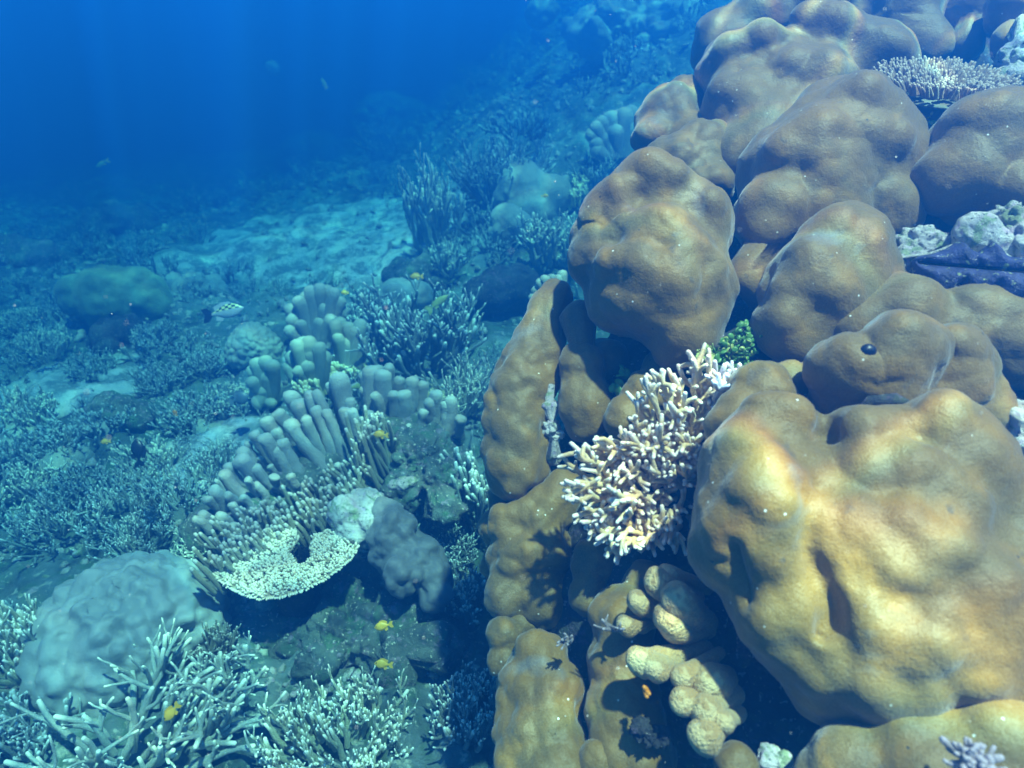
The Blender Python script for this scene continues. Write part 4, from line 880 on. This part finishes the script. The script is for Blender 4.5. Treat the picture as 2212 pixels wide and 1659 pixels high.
knob_cluster('far pale column stand on the slope behind the cleft boulder', M['column'], 1340, 330, [(1280, 290), (1290, 275), (1305, 265), (1320, 255), (1335, 250), (1350, 245), (1365, 240), (1290, 310), (1310, 300), (1330, 285), (1350, 275), (1290, 325)], 4.6, 14, 406)
finger_strip('finger_coral', 'yellow tipped low finger coral behind the top of the column fan', M['finger_yellow'], [(650, 850), (690, 825), (730, 805), (770, 800), (800, 805)], 130, .05, .010, (-.2, -.1, 1), 411, f=.93, wpx=18)
finger_strip('finger_coral', 'pale greenish low finger coral behind the right of the column fan', M['finger_yellow'], [(930, 860), (960, 880), (985, 905)], 60, .05, .009, (-.1, -.1, 1), 412, f=.93, wpx=18)
finger_strip('finger_coral', 'green fine fingered cushion coral peeping out left of the great coral', M['finger_yellow'], [(1240, 420), (1265, 400), (1290, 385)], 90, .06, .010, (-.1, -.2, 1), 413, f=.75, wpx=22)

# ---- loose growth that covers the reef floor between the named colonies
rng = np.random.RandomState(500)
protos = []
for k_ in range(7):
    tb = Tubes(); stag_colony(tb, rng, (0, 0, 0), .16, .13, 14, .006, .5, 1 if k_ < 3 else 2, seg=4, forks=2); protos.append(tb.arrays())
VV = []; FF = []; TT = []; n_ = 0
for k_ in range(1150):
    y = 1.3+10.5*rng.rand()**1.5; x = rng.uniform(-1, 1)*(.6+y*.85)
    if y < 2.9 and x > .15: continue
    if sandmask(np.array([x]), np.array([y]))[0] > .3: continue
    pn_ = perlin(np.array([[x*1.3, y*1.3, 4.4]]))[0]
    if pn_ < -.04: continue
    V, Fq, T = protos[rng.randint(7)]; a = rng.uniform(0, 6.28); s = rng.uniform(.5, 1.15)*(1+.06*y)*(1+1.2*pn_)
    R_ = np.array([[math.cos(a), -math.sin(a), 0], [math.sin(a), math.cos(a), 0], [0, 0, rng.uniform(.6, 1.1)]])
    VV.append((V*s)@R_.T+np.array([x, y, float(HT([x], [y])[0])])); FF.append(Fq+n_); TT.append(T); n_ += len(V)
tag(mesh_obj('coral_growth', np.concatenate(VV), np.concatenate(FF), M['stag'], tip=np.concatenate(TT)), 'loose low coral growth covering the reef floor', 'coral', kind='stuff')
# rubble pieces
D, Fc = ico(1); VV = []; FF = []; n_ = 0
for k_ in range(9000):
    y = 1.2+9*rng.rand()**1.3; x = rng.uniform(-1, 1)*(.5+y*.85)
    s = .012*(1+.25*y)*rng.uniform(.4, 1.5); Q = np.linalg.qr(rng.normal(size=(3, 3)))[0]
    V = (D*np.array([1, rng.uniform(.3, 1), rng.uniform(.25, .7)])*s*rng.uniform(.75, 1.25, (len(D), 1)))@Q.T
    if sandmask(np.array([x]), np.array([y]))[0] > .35 and rng.rand() < .85: continue
    VV.append(V+np.array([x, y, float(HT([x], [y])[0])+s*.4+.01])); FF.append(Fc+n_); n_ += len(D)
tag(mesh_obj('coral_rubble', np.concatenate(VV), np.concatenate(FF), M['rock_pale']), 'pale broken coral rubble strewn over the sea floor', 'rubble', kind='stuff')
# drifting flecks
D, Fc = ico(1); VV = []; FF = []; n_ = 0
for k_ in range(260):
    d = rng.uniform(.45, 1.5); fx, fy = rng.uniform(-50, 2260), rng.uniform(-40, 1700)
    if fx < 1100 and fy < 620: continue
    p = P(fx, fy, d)
    VV.append(p+D*rng.uniform(.0004, .0011)*(d**.5)*rng.uniform(.5, 1.5, 3)); FF.append(Fc+n_); n_ += len(D)
tag(mesh_obj('drifting_flecks', np.concatenate(VV), np.concatenate(FF), M['snow']), 'tiny pale flecks drifting in the water', 'particles', kind='stuff')

# ---- fish
def fish(name, label, px, py, d, length_px, ang, body_m, fin_m, deep=.42, group=None, eye=True, tail_m=None, fork=.5, yaw=0.0):
    """ang: heading in the picture plane (0 = head to the left, anticlockwise positive)"""
    L = length_px*d/F; c = P(px, py, d)
    e = empty(name, c, label, 'fish', group)
    m_ = 16; seg = 14; V = []
    prof = [.02, .30, .55, .74, .88, .96, 1.0, 1.0, .96, .88, .76, .62, .47, .33, .22, .19]
    for i_ in range(m_):
        x = -.5*L + L*.78*i_/(m_-1)
        for j_ in range(seg):
            th = 2*math.pi*j_/seg; V.append((x, math.cos(th)*prof[i_]*L*deep*.20, math.sin(th)*prof[i_]*L*deep*.5))
    V = np.array(V); i = np.arange(m_-1)[:, None]*seg; j = np.arange(seg)[None, :]
    Fq = np.stack([i+j, i+(j+1) % seg, i+seg+(j+1) % seg, i+seg+j], -1).reshape(-1, 4)
    b = mesh_obj('body', V, Fq, body_m, e, loc=(0, 0, 0)); b.parent = e
    def fin(nm, poly, m, y0=0.0, parent=e):
        t_ = L*.006; n0 = len(poly); Vf = [(x*L, y0-t_, z*L) for x, z in poly]+[(x*L, y0+t_, z*L) for x, z in poly]
        bm = bmesh.new(); vs = [bm.verts.new(v) for v in Vf]; bm.faces.new(vs[:n0]); bm.faces.new(vs[n0:][::-1])
        for k in range(n0): bm.faces.new((vs[k], vs[k+n0], vs[(k+1) % n0+n0], vs[(k+1) % n0]))
        bmesh.ops.recalc_face_normals(bm, faces=bm.faces)
        me = bpy.data.meshes.new(nm); bm.to_mesh(me); bm.free(); me.materials.append(m); o = bpy.data.objects.new(nm, me); C.objects.link(o); o.parent = parent
    h = deep*.5
    fin('tail_fin', [(.25, -.05*deep*2), (.36, -.16), (.50, -.17), (.46, -.05), (.50-.14*fork, 0), (.46, .05), (.50, .17), (.36, .16), (.25, .05*deep*2)], tail_m or fin_m)
    fin('dorsal_fin', [(-.25, h*.85), (-.18, h*1.28), (0, h*1.32), (.12, h*1.12), (.22, h*.9), (.18, h*.35), (0, h*.8)], fin_m)
    fin('anal_fin', [(.0, -h*.8), (.06, -h*1.25), (.2, -h*.95), (.16, -h*.35)], fin_m)
    fin('pectoral_fin', [(-.18, -h*.1), (-.04, -h*.35), (-.06, -h*.55), (-.16, -h*.3)], fin_m, y0=-L*deep*.2)
    if eye:
        D2, F2 = ico(2); r = L*.022*2*deep+.0008
        mesh_obj('eye', D2*np.array([r, r*.6, r])+np.array([-.38*L, -L*deep*.105, h*.22*L]), F2, M['black'], e, loc=(0, 0, 0)).location = (0, 0, 0)
    # local x -> picture right, z -> picture up, y -> away from the camera
    Mx = Matrix(((RT[0], FW[0], UP[0]), (RT[1], FW[1], UP[1]), (RT[2], FW[2], UP[2])))
    e.rotation_euler = (Mx @ Matrix.Rotation(-ang, 3, 'Y') @ Matrix.Rotation(yaw, 3, 'Z')).to_euler()
    return e
fish('snapper', 'chequered silver and yellow fish with a white belly fin swimming right', 482, 674, 2.9, 92, rad(12), M['snapper'], M['silver'], deep=.34, tail_m=M['darkfish'], yaw=math.pi)
fish('damselfish', 'dark upright fish hovering over the staghorn thicket at left', 298, 978, 2.3, 62, rad(-82), M['darkfish'], M['darkfish'], deep=.45)
fish('damselfish', 'bright yellow fish under the table coral, upper of two', 829, 1352, 1.85, 42, rad(12), M['yellow'], M['yellow'], deep=.46)
fish('damselfish', 'yellow fish just above the bottom finger bush, lower of two', 829, 1435, 1.85, 42, rad(-5), M['yellow'], M['yellow'], deep=.46)
fish('damselfish', 'yellow fish slanting over the bottom left staghorn', 371, 1538, 1.6, 50, rad(50), M['yellow'], M['yellow'], deep=.42)
fish('damselfish', 'pale yellow fish in front of the column fan', 823, 939, 2.3, 34, rad(-5), M['yellow'], M['yellow'], deep=.46)
fish('damselfish', 'small faint yellow fish above the dark bush', 900, 597, 3.3, 30, rad(0), M['yellow'], M['yellow'], deep=.42)
fish('damselfish', 'small yellow fish in front of the cleft boulder', 1177, 423, 3.6, 17, rad(5), M['yellow'], M['yellow'], deep=.45, yaw=math.pi)
fish('damselfish', 'small yellow fish near the dark upright fish, to its left', 145, 1408-0, 2.2, 1, 0, M['yellow'], M['yellow']) if False else None
fish('damselfish', 'faint yellow fish left of the dark upright fish', 213, 1035-268, 2.9, 20, rad(5), M['yellow'], M['yellow'], deep=.45) if False else None
fish('damselfish', 'faint yellow green fish left of the dark upright fish', 228, 954, 2.6, 24, rad(5), M['yellow'], M['yellow'], deep=.45)
fish('damselfish', 'little orange fish above the left staghorn carpet', 378, 892, 2.7, 16, rad(-60), M['orange'], M['orange'], deep=.5)
fish('surgeonfish', 'slate round fish between the rubble channel and the column fan', 516+0, 862, 2.9, 46, rad(20), M['greyfish'], M['greyfish'], deep=.62, yaw=math.pi)
fish('wrasse', 'slender olive fish over the dark branching bush', 945, 655, 3.1, 60, rad(38), M['olive'], M['olive'], deep=.24, yaw=math.pi)
fish('wrasse', 'slender pale green fish tucked behind the top of the column fan', 770, 835, 2.95, 52, rad(12), M['olive'], M['silver'], deep=.26, yaw=math.pi)
fish('damselfish', 'small yellow fish beside the grey blunt column cluster', 745, 632, 3.3, 18, rad(0), M['yellow'], M['yellow'], deep=.5)
fish('damselfish', 'dim green fish tail far off in the upper left blue', 222, 353, 6.0, 34, rad(30), M['olive'], M['yellow'], deep=.3)
fish('damselfish', 'dim green fish far off near the top middle blue', 700, 180, 6.0, 26, rad(-60), M['olive'], M['yellow'], deep=.3)

GROUPS = {'damselfish': 'small damselfish over the reef', 'wrasse': 'slender wrasses', 'staghorn_coral': 'staghorn thickets on the left reef floor', 'encrusted_rock': 'crusted dead rocks among the corals',
          'boulder_coral': 'boulder corals on the reef', 'branching_coral': 'branching corals on the reef', 'column_coral': 'column corals on the reef', 'finger_coral': 'finger corals on the reef',
          'disc_algae': 'disc algae in the crevices', 'table_coral': 'table corals', 'coral_twig': 'tiny coral twigs', 'reef_ledge': 'far reef ledges'}
for o in S.objects:
    k_ = o.name.split('.')[0]
    if o.parent is None and k_ in GROUPS and 'label' in o: o['group'] = GROUPS[k_]
